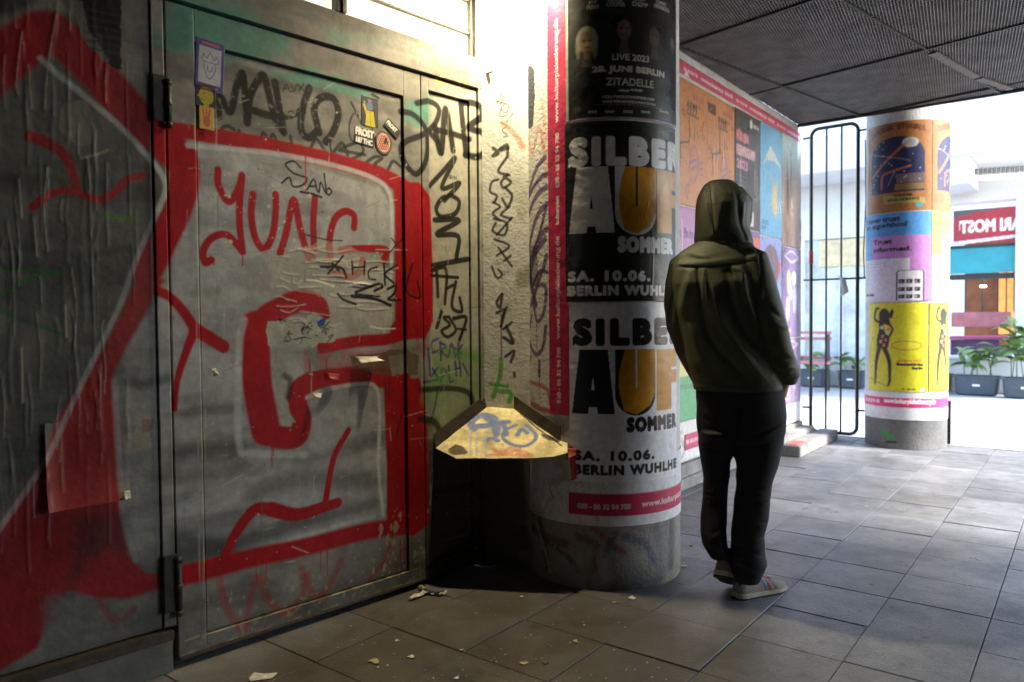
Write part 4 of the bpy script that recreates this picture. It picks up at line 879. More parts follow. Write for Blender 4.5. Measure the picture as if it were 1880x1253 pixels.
for p in ([(905, 826), (920, 832), (940, 824), (955, 832)], [(925, 836), (950, 828), (975, 836)], [(895, 838), (930, 836), (968, 838)]): tcv.stroke(p, 5, (.65, .10, .10), .55, .6, rough=.35)
tcv.poly([(823, 825), (838, 817), (852, 822), (860, 832), (845, 838), (826, 836)], (.05, .04, .025), .9, torn=.008); tcv.poly([(994, 797), (1010, 802), (1030, 806), (1026, 814), (1008, 810), (996, 804)], (.06, .055, .045), .95, torn=.006)
bm = bmesh.new(); bm.faces.new([bm.verts.new((x, y, 0)) for x, y in L2])
for ax in (0, 1):
    lo_, hi_ = min(p[ax] for p in L2), max(p[ax] for p in L2); q_ = lo_ + .0045
    while q_ < hi_:
        bmesh.ops.bisect_plane(bm, geom=bm.verts[:] + bm.edges[:] + bm.faces[:], plane_co=(q_, q_, 0), plane_no=(1 - ax, ax, 0)); q_ += .0055
bm.verts.ensure_lookup_table(); uv2 = np.array([v.co[:2] for v in bm.verts]); bump_ = .0016 * np.sin(uv2[:, 0] * 31 + 2 * np.sin(uv2[:, 1] * 23)) * np.sin(uv2[:, 1] * 37)
for v, h2_ in zip(bm.verts, bump_): v.co = cen + ex_ * v.co.x + ey_ * v.co.y + nrm * float(h2_)
bmesh.ops.recalc_face_normals(bm, faces=bm.faces); me = bpy.data.meshes.new('plate'); bm.to_mesh(me); bm.free()
me.polygons.foreach_set('use_smooth', [True] * len(me.polygons)); ca = me.color_attributes.new('paint', 'FLOAT_COLOR', 'POINT'); ca.data.foreach_set('color', np.hstack([tcv.sample(uv2[:, 0], uv2[:, 1]), np.ones((len(uv2), 1))]).astype(np.float32).ravel())
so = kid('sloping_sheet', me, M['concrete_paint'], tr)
md = so.modifiers.new('thickness', 'SOLIDIFY'); md.thickness = .004; md.offset = -1
def strip(pts_low, pts_high, th, n_, name):
    """flange between two polylines, with thickness th along n_"""
    V = [*pts_low, *pts_high]; n = len(pts_low); V2 = [v - n_ * th for v in V]; F = []
    for i in range(n - 1): F.append((i, i + 1, n + i + 1, n + i))
    me = mesh('strip', V + V2, F + [tuple(j + 2 * n for j in f[::-1]) for f in F] + [(0, n, 3 * n, 2 * n), (n - 1, 3 * n - 1, 4 * n - 1, 2 * n - 1)] + [(i, 2 * n + i, 2 * n + i + 1, i + 1) for i in range(n - 1)] + [(n + i, n + i + 1, 3 * n + i + 1, 3 * n + i) for i in range(n - 1)])
    bm = bmesh.new(); bm.from_mesh(me); bmesh.ops.recalc_face_normals(bm, faces=bm.faces); bm.to_mesh(me); bm.free(); return kid(name, me, M['zinc'], tr)
pp = lambda x, y: cen + ex_ * tr_uv(x, y)[0] + ey_ * tr_uv(x, y)[1]
L0, L1_ = pp(800, 824), pp(903, 742); h_ = Vector((0, 0, .070))
strip([L0, L1_], [L0 + h_ + nD * -.012, L1_ + h_ * .9 + nD * -.012], .003, nD, 'wall_flange')
R0, R1_ = pp(932, 742), pp(1042, 808); nr = Vector((R1_ - R0).cross(Vector((0, 0, 1)))).normalized()
Rm = R0.lerp(R1_, .6) + nr * .038; Re = R1_ + nr * .050
strip([R0, Rm, Re], [R0 + h_ * .9, Rm + h_ * .95, Re + h_ * .95], .003, nr, 'wall_flange')
for a_, b_, t_ in ((L0, L1_, .2), (L0, L1_, .55), (L0, L1_, .85), (R0, R1_, .2), (R0, R1_, .52), (R0, R1_, .85)):
    p = a_.lerp(b_, t_) + Vector((0, 0, .036)); nn_ = nD if a_ is L0 else nr
    kid('bolt', tube([p, p + nn_ * .006], .006, 8), M['dark_metal'], tr)
#PART3
# ================================================================== POSTER WALL
wc = Canvas(3.5, 7.76, 0, 3.15, .004, (.52, .52, .51), wall_uv); wc.noise(.25, 20, 131); wc.specks(200, .003, .02, (.2, .19, .17), .5, 132, (2.9, 7.76, 3.05, 3.15)); wc.specks(200, .003, .02, (.2, .19, .17), .5, 133, (2.9, 7.76, 0, .25))
wc.rect(2.9, 7.76, .20, .50, (.60, .60, .61)); 
for p in ([(1252, 792), (1246, 800), (1252, 812), (1258, 822), (1254, 836), (1248, 842)],): wc.stroke(p, 5, (.25, .22, .26), .8)
wb = thing('poster_wall', AB(5.5, -2.4), 'long side wall plastered with coloured posters behind the hooded person', 'wall')
kid('wall_face', flat_sheet(wc, Vector((0, 0, 0)) + WALLP, dA, dB, 3.55, 7.76, .20, 3.15, .02, .02, 0, .3), M['plaster'], wb)
kid('base_plinth', frame_box(WALLP, dA, dB, 3.55, 7.80, -.3, .012, 0, .19, .005), M['concrete'], wb)
kid('plinth_ledge', frame_box(WALLP, dA, dB, 3.55, 7.90, -.3, .035, .07, .095, .004), M['concrete'], wb)
def wposter(a0, a1, z0, z1, base, draw, label, off, seed, name='poster', gl='gloss_paper', cell=.0075):
    cv = Canvas(a0 - .01, a1 + .01, z0 - .01, z1 + .01, .0035, base, wall_uv); cv.noise(.08, 6, seed)
    draw(cv, a0, a1, z0, z1, a1 - a0, z1 - z0)
    cv.c = cv.c * .84 + .055  # print greyed and lifted: washed-out daylight glare painted in
    cv.hgt += .0030 * fbm(cv.h, cv.w, 9, 4, seed + 1, .6)
    for k in range(5):
        s = rng.uniform(a0, a1); z = rng.uniform(min(z0 + .2, z1 - .01), z1); cv.stroke([(s, z), (s + .01, z - .15), (s - .01, z - .35)], .012, .004, 1, .9, px=False, mode='h')
    o = link(name, flat_sheet(cv, WALLP, dA, dB, a0, a1, z0, z1, cell, cell, off, .002), M[gl]); tag(o, label, 'poster'); return o
ORG = (.50, .205, .065)
def d_orange(cv, a0, a1, z0, z1, w, h, nm='RSB'):
    if nm: cv.text(nm, a0 + .04 * w, z1 - .14, .26 * w, .07, K, bold=.006)
    cv.text('09.07.2023', a0 + .55 * w, z1 - .11, .34 * w, .035, (.35, .08, .10), bold=.002); cv.text('Konzerthaus', a0 + .55 * w, z1 - .16, .3 * w, .02, (.3, .08, .1), bold=.001)
    for k in range(4): cv.text('orchester berlin', a0 + .04 * w, z1 - .2 - k * .03, .28 * w, .014, (.25, .07, .04), bold=.0008)
    for k in range(3): cv.text('dirigentin und solisten', a0 + .04 * w, z1 - .42 - k * .035, .42 * w, .016, (.25, .07, .04), bold=.0008)
    P = lambda x, y: (a0 + x * w, z0 + y * h)
    L = lambda pts, ww=.012, c=K, sm=False: cv.stroke([P(*p) for p in pts], ww, c, .95, .2, sm, px=False)
    L([(.20, .30), (.18, .48), (.45, .52), (.44, .74)]); 
    for k in range(4): L([(.40 + k * .08, .76), (.43 + k * .08, .80), (.42 + k * .08, .84), (.39 + k * .08, .80)], .014, K, True)
    L([(.40, .74), (.72, .74)]); L([(.60, .56), (.61, .65)], .014); L([(.68, .62), (.72, .58)], .012)
    V = (.20, .10, .26)
    L([(.45, .30), (.50, .44), (.62, .50), (.72, .42), (.70, .30), (.58, .20), (.47, .24)], .012, V, True); L([(.50, .30), (.66, .34)], .014, V, True); L([(.50, .36), (.68, .40)], .014, V, True); L([(.45, .2), (.35, .12), (.42, .05)], .012, V, True)
    for k in range(3): L([(.78, .28 + k * .05), (.86, .29 + k * .05)], .012, V)
wposter(4.26, 4.84, 2.07, 2.965, ORG, lambda *a: d_orange(*a), 'orange line drawing poster half hidden by the front column', .006, 141)
wposter(4.845, 5.42, 2.06, 2.955, ORG, lambda *a: d_orange(*a, nm=''), 'orange line drawing poster right beside the front column, without bold initials', .008, 143)
wposter(5.425, 5.975, 2.09, 2.955, ORG, lambda *a: d_orange(*a), 'orange line drawing poster with bold black initials at its top corner', .006, 145)
def d_black(cv, a0, a1, z0, z1, w, h):
    cv.text('FÜR EIN', a0 + .06 * w, z1 - .25, .44 * w, .085, (.55, .16, .20), bold=.009); cv.text('FERIENPROGRAMM', a0 + .06 * w, z1 - .37, .7 * w, .08, (.55, .32, .38), bold=.006); cv.text('2023', a0 + .06 * w, z1 - .48, .42 * w, .07, (.5, .2, .3), bold=.006)
    cv.ell(a0 + .62 * w, z1 - .07, .03, .04, (.7, .7, .7), .9, False); cv.text('visit us', a0 + .7 * w, z1 - .09, .22 * w, .03, (.6, .6, .6), bold=.002)
    cv.rect(a0 + .05 * w, a0 + .72 * w, z0 + .03, z0 + .15, (.55, .55, .56)); cv.rect(a0 + .1 * w, a0 + .66 * w, z0 + .06, z0 + .075, K, .6); cv.rect(a0 + .1 * w, a0 + .66 * w, z0 + .10, z0 + .115, K, .6)
    for k in range(5): cv.text('programm und tickets', a0 + .06 * w, z1 - .55 - k * .04, .4 * w, .018, (.2, .2, .2), bold=.0008)
wposter(5.98, 6.565, 2.00, 2.965, (.022, .022, .026), d_black, 'black poster with pink headline between the orange and the blue posters', .009, 147)
def d_blue(cv, a0, a1, z0, z1, w, h):
    P = lambda x, y: (a0 + x * w, z0 + y * h)
    cv.poly([P(.10, .62), P(.45, .82), P(.70, .76), P(.96, .66), P(.60, .70), P(.3, .68)], (.55, .60, .52), .9, px=False, soft=.008)
    cv.poly([P(.48, .60), P(.56, .45), P(.50, .30), P(.60, .20), P(.72, .18), P(.80, .30), P(.84, .55), P(.92, .60), P(.74, .50), P(.62, .46)], (.42, .35, .14), .95, px=False, soft=.008)
    cv.ell(*P(.66, .38), .05, .08, (.50, .43, .22), .8, False, .01); cv.text('CIRCUS', a0 + .06 * w, z0 + .10, .3 * w, .035, (.02, .08, .2), bold=.002); cv.text('SHOW', a0 + .06 * w, z0 + .05, .2 * w, .035, (.02, .08, .2), bold=.002)
wposter(6.57, 7.145, 1.98, 2.975, (.10, .36, .62), d_blue, 'sky blue poster with a tumbling yellow figure', .007, 149)
def d_brown(cv, a0, a1, z0, z1, w, h):
    n = fbm(cv.h, cv.w, 5, 4, 9, .4); m = sstep(.4, .62, n)[..., None]; cv.c = cv.c * (1 - m) + np.array((.12, .07, .05)) * m
    zz = np.linspace(0, 1, cv.h)[:, None, None]; t = sstep(.55, .95, zz); cv.c = cv.c * (1 - t) + np.array((.34, .50, .48)) * t
wposter(7.15, 7.735, 1.93, 2.985, (.30, .17, .10), d_brown, 'brown and mint blurred poster at the far end of the upper row', .006, 151)
LIL = (.42, .20, .42)
def d_lilac(cv, a0, a1, z0, z1, w, h):
    for k, s in enumerate(('im Bam', 'Fiasco', 'en 2023', 'tanz und')): cv.text(s, a0 + .06 * w, z1 - .22 - k * .15, .5 * w, .07, (.16, .05, .20), bold=.003)
wposter(4.845, 5.42, 1.16, 2.045, LIL, d_lilac, 'lilac poster with thin dark text left of the hooded head', .007, 153)
wposter(5.425, 5.975, 1.25, 2.075, (.55, .30, .42), d_lilac, 'rose poster behind the hood of the leaning person', .006, 154)
def d_peach(cv, a0, a1, z0, z1, w, h): cv.rect(a0, a1, z1 - .16, z1 - .05, (.52, .12, .10)); cv.rect(a0, a1, z0, z0 + .3, (.18, .08, .25)); cv.ell(a0 + .55 * w, z0 + .5, .09, .14, (.42, .22, .35), .9, False, .02)
wposter(5.98, 6.565, 1.13, 1.99, (.17, .09, .26), d_peach, 'purple poster with a salmon bar under the black poster', .008, 155)
def d_create(cv, a0, a1, z0, z1, w, h):
    cv.ell(a0 + .5 * w, z1 - .26, .22, .2, (.14, .06, .06), .9, False, .02); cv.rect(a0 + .12 * w, a0 + .8 * w, z0 + .3, z1 - .3, (.14, .06, .07), .8)
    cv.text('CREATE', a0 + .06 * w, z1 - .33, .42 * w, .05, (.75, .72, .72), bold=.006); cv.text('NOW.', a0 + .22 * w, z1 - .41, .26 * w, .05, (.75, .72, .72), bold=.006); cv.poly([(a0 + .84 * w, z1 - .2), (a0 + .97 * w, z1 - .22), (a0 + .9 * w, z1 - .42)], (.55, .05, .06), 1, px=False)
wposter(6.57, 7.145, 1.12, 1.97, (.22, .30, .60), d_create, 'pale blue poster with white block letters under the sky blue poster', .006, 156)
def d_purple(cv, a0, a1, z0, z1, w, h):
    P = lambda x, y: (a0 + x * w, z0 + y * h)
    cv.stroke([P(.15, .9), P(.5, .84), P(.85, .9)], .02, (.45, .35, .6), .9, px=False); cv.stroke([P(.15, .9), P(.5, .96), P(.85, .9)], .016, (.45, .35, .6), .9, px=False)
    for x, y, rx, ry, c_ in ((.35, .62, .06, .12, (.40, .36, .18)), (.62, .66, .07, .07, (.5, .5, .52)), (.66, .42, .06, .14, (.25, .3, .5)), (.3, .32, .06, .12, (.42, .30, .2)), (.45, .5, .05, .08, (.3, .35, .25))): cv.ell(*P(x, y), rx, ry, c_, .9, False, .012)
    cv.rect(a0 + .1 * w, a0 + .45 * w, z0 + .06 * h, z0 + .10 * h, (.6, .25, .1))
wposter(7.15, 7.735, 1.05, 1.92, (.12, .07, .20), d_purple, 'violet poster with round pale figures at the far end, middle row', .008, 157)
wposter(7.15, 7.735, .40, 1.04, (.15, .08, .23), d_purple, 'violet poster with round pale figures at the far end, lowest row', .006, 158)
def d_green(cv, a0, a1, z0, z1, w, h):
    P = lambda x, y: (a0 + x * w, z0 + y * h)
    cv.rect(a0, a1, z0 + .5 * h, z1, (.55, .55, .18)); cv.poly([P(0, 1), P(.9, 1), P(.45, .55)], (.45, .13, .38), 1, px=False)
    for x in (.1, .45, .8): cv.poly([P(x - .08, .52), P(x - .12, .66), P(x - .04, .6), P(x, .75), P(x + .04, .6), P(x + .12, .66), P(x + .08, .52)], (.62, .52, .06), 1, px=False)
    cv.text('FOTOGRAFIE', a0 + .1 * w, z0 + .36 * h, .5 * w, .03, (.04, .12, .05), bold=.002)
wposter(4.845, 5.42, .50, 1.15, (.07, .33, .14), d_green, 'green poster with yellow flames and a magenta triangle beside the front column', .007, 159)
wposter(5.425, 5.975, .42, 1.24, (.5, .5, .52), d_lilac, 'white poster low on the wall behind the legs of the leaning person', .006, 160)
wposter(6.57, 7.145, .42, 1.11, (.52, .40, .48), d_lilac, 'pale pink poster low on the wall near the gate', .007, 161)
# pink strips on the wall
def d_top(cv, a0, a1, z0, z1, w, h):
    for k in range(4):
        s = a0 + .12 + k * 1.0; cv.text('www.kulturplakatierung.de', s, z0 + .028, .42, .034, (.8, .55, .6), bold=.0025); cv.text('kulturplak', s + .46, z0 + .028, .16, .038, (.8, .55, .6), bold=.0025); cv.text('030 - 86 32 94 700', s + .70, z0 + .035, .24, .022, (.8, .55, .6), bold=.002)
    cv.poly([(5.02, z0 - .02), (5.05, z0 + .04), (5.08, z0 + .03), (5.14, z0 - .02)], (.7, .68, .68), 1, px=False, torn=.01)
wposter(4.2, 7.72, 2.985, 3.082, (.50, .028, .11), d_top, 'long pink strip with white web addresses along the top of the poster wall', .004, 162, 'upper_strip', 'paper')
def d_low(cv, a0, a1, z0, z1, w, h): cv.text('030 - 86 32 94 700', a0 + .02, z0 + .045, .24, .026, (.8, .55, .6), bold=.002); cv.text('www.kulturplakatierung.de', a0 + .34, z0 + .04, .45, .04, (.8, .55, .6), bold=.002)
wposter(5.03, 6.0, .285, .40, (.50, .028, .11), d_low, 'short pink strip low on the poster wall just right of the front column', .004, 163, 'lower_strip', 'paper')
# low block and red paper at the wall end
kb = thing('concrete_block', AB(7.0, -2.15), 'long low concrete block lying at the far foot of the poster wall', 'block')
kid('block', frame_box(WALLP, dA, dB, 6.75, 8.0, .13, .30, 0, .10, .008), M['concrete'], kb)
kid('block_cap', frame_box(WALLP, dA, dB, 6.75, 7.8, .015, .125, 0, .15, .008), M['concrete'], kb)
tag(link('red_leaflet', frame_box(AB(6.80, -2.17, .102), dA, dB, 0, .22, 0, .10, 0, .004), M['stripe_coral']), 'faded red leaflet lying on the low concrete block', 'paper')

# ================================================================== FAR COLUMN
s0, s1 = -R2 * 2.0, R2 * 2.0
c2 = Canvas(s0, s1, 0, 3.4, .004, (.50, .50, .50), c2_uv); c2.noise(.2, 14, 171)
z2 = (c2.z0 + (np.arange(c2.h) + .5) * c2.res)[:, None, None]
lowm = 1 - sstep(.40, .42, z2); c2.c = c2.c * (1 - lowm) + np.array((.12, .12, .12)) * (.6 + .9 * fbm(c2.h, c2.w, 14, 5, 172))[..., None] * lowm
c2.stroke([(1620, 795), (1632, 800), (1640, 806)], 8, (.03, .25, .07), .9); c2.stroke([(1628, 812), (1645, 812)], 4, K, .8)
cl2 = thing('advertising_column', COL2, 'round poster column far back beside the narrow gate', 'column')
kid('column_shaft', cyl_sheet(c2, COL2, R2, s0, s1, 0, 3.4, .011, .011), M['concrete_paint'], cl2)
kid('core', tube([COL2 + Vector((0, .05, 0)), COL2 + Vector((0, .05, 3.4))], .29, 24), M['concrete'], cl2)
S2 = lambda x, y=600: c2_uv(x, y)[0]; Z2 = lambda y, x=1665: c2_uv(x, y)[1]
def c2poster(x0, x1, ya, yb, base, draw, label, off, seed, ym=None):
    a0, a1 = S2(x0), (S2(x1) if x1 < 1741 else s1); z0_, z1_ = Z2(yb), Z2(ya)
    cv = Canvas(a0, a1 + .002, z0_, z1_ + .002, .0035, base, c2_uv); cv.noise(.06, 8, seed); draw(cv, a0, a1, z0_, z1_, a1 - a0, z1_ - z0_)
    cv.hgt += .003 * fbm(cv.h, cv.w, 9, 3, seed)
    return tag(link('poster', cyl_sheet(cv, COL2, R2, a0, a1, z0_, z1_, .0075, .0075, off), M['paper']), label, 'poster')
def d_circus(cv, a0, a1, z0, z1, w, h, w_=None):
    w = w_ or w; P = lambda x, y: (a0 + x * w, z0 + y * h)
    cv.poly([P(.1, .22)] + [P(.5 - .4 * math.cos(t), .62 + .22 * math.sin(t)) for t in np.linspace(0, math.pi, 14)] + [P(.9, .22)], (.02, .022, .075), 1, px=False)
    for k, ch in enumerate('TAVERNA STORIES'):
        x = .10 + k * .054; y = .86 + .06 * math.sin(math.pi * (x - .05) / .9); cv.text(ch, *P(x, y), .042 * w, .055 * h, (.10, .03, .012), bold=.004) if ch != ' ' else None
    cv.ell(*P(.70, .76), .11 * w, .055 * h, (.42, .42, .40), 1, False, .004); cv.ell(*P(.70, .76), .07 * w, .035 * h, (.28, .28, .28), .8, False, .004)
    OR = (.40, .12, .05)
    cv.stroke([P(.14, .42), P(.34, .56), P(.62, .74)], .022, OR, .9, .2, px=False); cv.stroke([P(.30, .28), P(.32, .42), P(.48, .46), P(.70, .50)], .018, OR, .9, .2, px=False); cv.stroke([P(.15, .68), P(.7, .56)], .006, (.3, .28, .24), .7, px=False); cv.stroke([P(.4, .3), P(.5, .46)], .006, (.3, .28, .24), .7, px=False)
    cv.rect(a0 + .52 * w, a0 + .9 * w, z0 + .32 * h, z0 + .42 * h, (.12, .09, .10)); cv.rect(a0 + .5 * w, a0 + .9 * w, z0 + .24 * h, z0 + .31 * h, (.20, .12, .05))
    cv.poly([P(.32, .20), P(.90, .14), P(.92, .08), P(.34, .10)], (.32, .25, .07), 1, px=False); cv.text('KREUZBERG', *P(.4, .12), .42 * w, .03 * h, K, bold=.002); cv.text('THEATER', *P(.48, .165), .25 * w, .025 * h, K, bold=.002)
    cv.rect(a0 + .04 * w, a0 + .26 * w, z0 + .07 * h, z0 + .19 * h, (.34, .10, .04)); cv.ell(*P(.82, .065), .05 * w, .03 * h, (.06, .26, .30), 1, False)
    for k in range(26): x, y = rng.uniform(.14, .86), rng.uniform(.3, .8); cv.ell(*P(x, y), .005, .005, (.6, .6, .7), .9, False)
BR = (.28, .12, .035)
c2poster(1594, 1708, 222, 388, BR, d_circus, 'brown circus style poster with arched night sky, top left on the far column', .006, 181)
c2poster(1709, 1760, 222, 388, BR, lambda cv, *a: d_circus(cv, *a, w_=.5), 'edge of a second brown circus style poster, top right on the far column', .006, 182)
def d_trust(cv, a0, a1, z0, z1, w, h, y=0):
    P = lambda x, y_: (a0 + x * w, z0 + y_ * h)
    cv.rect(*(a0, a1), z0 + .73 * h, z1, (.07, .25, .55)); cv.rect(a0, a0 + .19 * w, z0 + .47 * h, z1, (.07, .25, .55)); cv.rect(a0 + .19 * w, a1, z0, z0 + .73 * h, (.40, .18, .45))
    cv.rect(a0, a0 + .73 * w, z0, z0 + .475 * h, (.55, .53, .60))
    cv.text('Never trust', *P(.05, .90), .55 * w, .055 * h, K, bold=.003); cv.text('an algorithm?', *P(.05, .82), .64 * w, .065 * h, K, bold=.003)
    cv.text('Trust', *P(.22, .65), .28 * w, .05 * h, K, bold=.0035); cv.text('informed.', *P(.22, .56), .52 * w, .05 * h, K, bold=.0035)
    for k in range(3): cv.text('the news app for everyone who reads', *P(.04, .42 - k * .035), .38 * w, .016 * h, (.1, .1, .12))
    cv.text('informed.', *P(.04, .06), .2 * w, .03 * h, K, bold=.002)
    x0, x1 = a0 + .56 * w, a0 + .90 * w
    cv.poly([(x0, z0), (x0, z0 + .32 * h), (x0 + .02, z0 + .345 * h), (x1 - .02, z0 + .345 * h), (x1, z0 + .32 * h), (x1, z0)], (.03, .03, .05), 1, px=False)
    cv.poly([(x0 + .008, z0), (x0 + .008, z0 + .315 * h), (x0 + .026, z0 + .335 * h), (x1 - .026, z0 + .335 * h), (x1 - .008, z0 + .315 * h), (x1 - .008, z0)], (.58, .56, .62), 1, px=False)
    for i in range(3):
        for j in range(3): u = x0 + .018 + i * .28 * (x1 - x0); v = z0 + .02 * h + j * .085 * h; cv.rect(u, u + .22 * (x1 - x0), v, v + .05 * h, (.02, .02, .03)); cv.text('WFNYTBEAG'[i * 3 + j], u + .012, v + .012 * h, .015, .025 * h, (.5, .5, .55))
c2poster(1591, 1708, 388, 552, (.55, .53, .6), d_trust, 'blue and lilac poster asking about trust, with a phone, on the far column', .008, 183)
def d_yl(cv, a0, a1, z0, z1, w, h):
    cv.rect(a0, a1, z0, z0 + .50 * h, (.5, .49, .56)); cv.rect(a0 + .12, a1, z0 + .5 * h, z0 + .73 * h, (.42, .36, .58)); cv.text('The', a0 + .02, z0 + .9 * h, .08, .06 * h, (.2, .16, .02), bold=.002); cv.text('company', a0 + .02, z0 + .82 * h, .22, .06 * h, (.2, .16, .02), bold=.002); cv.text('Get', a0 + .13, z0 + .66 * h, .06, .05 * h, K, bold=.002); cv.text('smart.', a0 + .13, z0 + .58 * h, .12, .05 * h, K, bold=.002)
c2poster(1709, 1760, 388, 552, (.55, .47, .08), d_yl, 'edge of a yellow and white poster beside the blue one on the far column', .008, 184)
def d_dance(cv, a0, a1, z0, z1, w, h, w_=None, mark=True):
    w = w_ or w; P = lambda x, y: (a0 + x * w, z0 + y * h); D = (.02, .016, .016)
    L = lambda pts, ww, c_=D, w2=None: cv.stroke([P(*p) for p in pts], ww, c_, 1, .15, True, False, w2)
    L([(.25, .50), (.19, .34), (.17, .14)], .045, D, .022); L([(.33, .50), (.42, .34), (.43, .12)], .045, D, .022); L([(.17, .13), (.16, .08)], .022); L([(.43, .13), (.41, .07)], .022)
    cv.poly([P(.20, .49), P(.40, .49), P(.43, .60), P(.34, .68), P(.32, .76), P(.44, .74), P(.42, .82), P(.24, .80), P(.24, .70), P(.19, .58)], D, 1, px=False)
    cv.ell(*P(.33, .85), .055, .075, D, 1, False, .006); cv.poly([P(.40, .86), P(.46, .94), P(.49, .90), P(.46, .82)], D, 1, px=False); L([(.25, .78), (.15, .82), (.17, .92), (.22, .94)], .024); L([(.42, .76), (.47, .70), (.42, .62)], .018)
    for (x, y, c_) in ((.30, .62, (.35, .2, .05)), (.36, .58, (.45, .10, .06)), (.27, .56, (.3, .32, .08)), (.29, .72, (.5, .5, .2)), (.38, .66, (.5, .48, .3)), (.33, .52, (.45, .12, .05)), (.40, .70, (.45, .14, .1))): cv.poly([P(x - .025, y - .015), P(x + .02, y - .02), P(x + .03, y + .02), P(x - .02, y + .018)], c_, 1, px=False)
    L([(.02, .14), (.22, .10), (.4, .05)], .008, (.22, .18, .03)); L([(.02, .3), (.04, .5), (.14, .62)], .005, (.2, .17, .03))
    if mark:
        cv.stroke([P(.68 + .22 * math.cos(t), .52 + .05 * math.sin(t)) for t in np.linspace(0, 6.3, 18)], .008, (.35, .10, .02), .9, .2, px=False)
        cv.text('18 March 2023', *P(.54, .335), .36 * w, .025 * h, (.42, .10, .03), bold=.0015); cv.text('Emmauskirche', *P(.54, .295), .38 * w, .028 * h, K, bold=.003); cv.text('Berlin', *P(.76, .255), .16 * w, .026 * h, K, bold=.003); cv.text('fr. 18 uhr', *P(.62, .02), .2 * w, .02 * h, K, bold=.002); cv.ell(*P(.92, .03), .018, .02, (.55, .6, .6), 1, False)
YL = (.50, .47, .020)
c2poster(1597, 1703, 556, 720, YL, d_dance, 'yellow poster with a dancer silhouette on the left of the far column', .005, 185)
c2poster(1706, 1760, 556, 720, YL, lambda cv, *a: d_dance(cv, *a, w_=.5, mark=False), 'edge of a second yellow dancer poster on the right of the far column', .005, 186)
def d_f2(cv, a0, a1, z0, z1, w, h): cv.rect(a0 + .05, a1, z0 + .46 * h, z0 + .80 * h, (.50, .028, .14)); cv.text('030 - 86 32 94 700', a0 + .09, z0 + .58 * h, .22, .03, (.7, .45, .55), bold=.002); cv.text('www.kulturplakatierung.de', a0 + .36, z0 + .57 * h, .45, .05, (.8, .6, .65), bold=.0035)
fo = c2poster(1588, 1760, 722, 772, (.52, .53, .56), d_f2, 'white foot ring with a pink band round the far column', .003, 187); fo.name = 'footer_strip'
tag(link('black_board', frame_box(COL2, dA, dB, .22, .26, .10, .355, 0, .42, .004), M['black']), 'narrow black board leaning behind the foot of the far column', 'board')

# ================================================================== GATE
gt = thing('bar_gate', AB(8.06, -2.1), 'tall narrow black bar gate with rounded corners between the poster wall and the far column', 'gate')
def GP(b, z): return AB(8.06, b, z)
b0, b1, gz0, gz1, rc = -2.315, -1.865, .055, 3.18, .075
ring = []
for cx_, cz_, t0 in ((b1 - rc, gz1 - rc, 0), (b0 + rc, gz1 - rc, 90), (b0 + rc, gz0 + rc, 180), (b1 - rc, gz0 + rc, 270)):
    for k in range(6): t = rad(t0 + k * 18); ring.append(GP(cx_ + rc * math.cos(t), cz_ + rc * math.sin(t)))
kid('gate_frame', tube(ring + [ring[0], ring[1]], .0185, 10, False), M['gate_black'], gt)
for b in (-2.165, -2.02): kid('upright_bar', tube([GP(b, gz0), GP(b, gz1)], .0105, 8), M['gate_black'], gt)
kid('middle_rail', tube([GP(-2.39, 1.63), GP(-1.78, 1.63)], .010, 8), M['gate_black'], gt)
for z in (3.10, .30):
    kid('pin', tube([GP(-2.40, z), GP(b0, z)], .011, 8), M['gate_black'], gt); kid('pin', tube([GP(b1, z), GP(-1.77, z)], .011, 8), M['gate_black'], gt)
kid('red_sleeve', tube([GP(b0, 1.80), GP(b0, 1.93)], .0225, 10), M['red_tape'], gt)
tag(link('tied_bag', tube([GP(-2.03, 1.66), GP(-2.0, 1.60), GP(-1.98, 1.50), GP(-2.02, 1.46)], [.012, .03, .035, .01], 8), M['wallwhite']), 'white plastic bag knotted to the middle rail of the gate', 'bag')
tag(link('thin_cable', tube([GP(-1.80, 3.0), GP(-1.79, 2.4), GP(-1.81, 1.9), GP(-1.80, 1.62)], .006, 6), M['gate_black']), 'thin dark cable hanging down beside the gate', 'cable')

# ================================================================== STREET BEYOND
FO = FACADE; fx = dB; fn = -dA         # facade frame: x along dB, y towards the passage
def fbx(name, b0, b1, z0, z1, y0, y1, m, parent, bev=0): return kid(name, frame_box(FO, fx, fn, b0, b1, y0, y1, z0, z1, bev), m, parent)
bd = thing('cafe_building', AB(14.3, -1.5), 'white cafe building across the yard with overhanging roof band and large window', 'building')
fbx('base_wall', -2.6, .8, 0, .56, -.3, 0, M['facade'], bd); fbx('wall', -2.6, -1.9, .56, 3.08, -.3, 0, M['facade'], bd); fbx('window_post', -.97, -.2, .56, 3.08, -.3, .02, M['facade'], bd, .01)
fbx('upper_wall', -9.5, 3.5, 3.08, 6.0, -.4, 0, M['facade'], bd)
fbx('roof_band', -9.5, 3.5, 3.62, 4.22, 0, 1.3, M['facade'], bd, .01)
for k in range(9): fbx('soffit_board', -2.1, 3.0, 3.60, 3.618, .05 + k * .14, .05 + k * .14 + .132, M['facade'], bd)
fbx('beam', -2.0, -1.45, 3.2, 3.6, .2, 1.3, M['facade'], bd, .01)
fbx('side_wing', -9.5, -4.2, 0, 3.08, -.3, 0, M['facade'], bd); fbx('wing_top', -4.2, -2.6, 2.65, 3.08, -.3, 0, M['facade'], bd); fbx('wing_base', -4.2, -2.6, 0, .5, -.3, 0, M['facade'], bd)
fbx('glazing', -4.2, -2.6, .5, 2.65, -.12, -.09, M['glassy'], bd); fbx('beige_blind', -3.95, -2.6, 2.15, 2.62, -.08, -.02, M['beige'], bd)
for b in (-3.6, -3.0): fbx('glazing_bar', b, b + .06, .5, 2.65, -.09, -.03, M['facade'], bd)
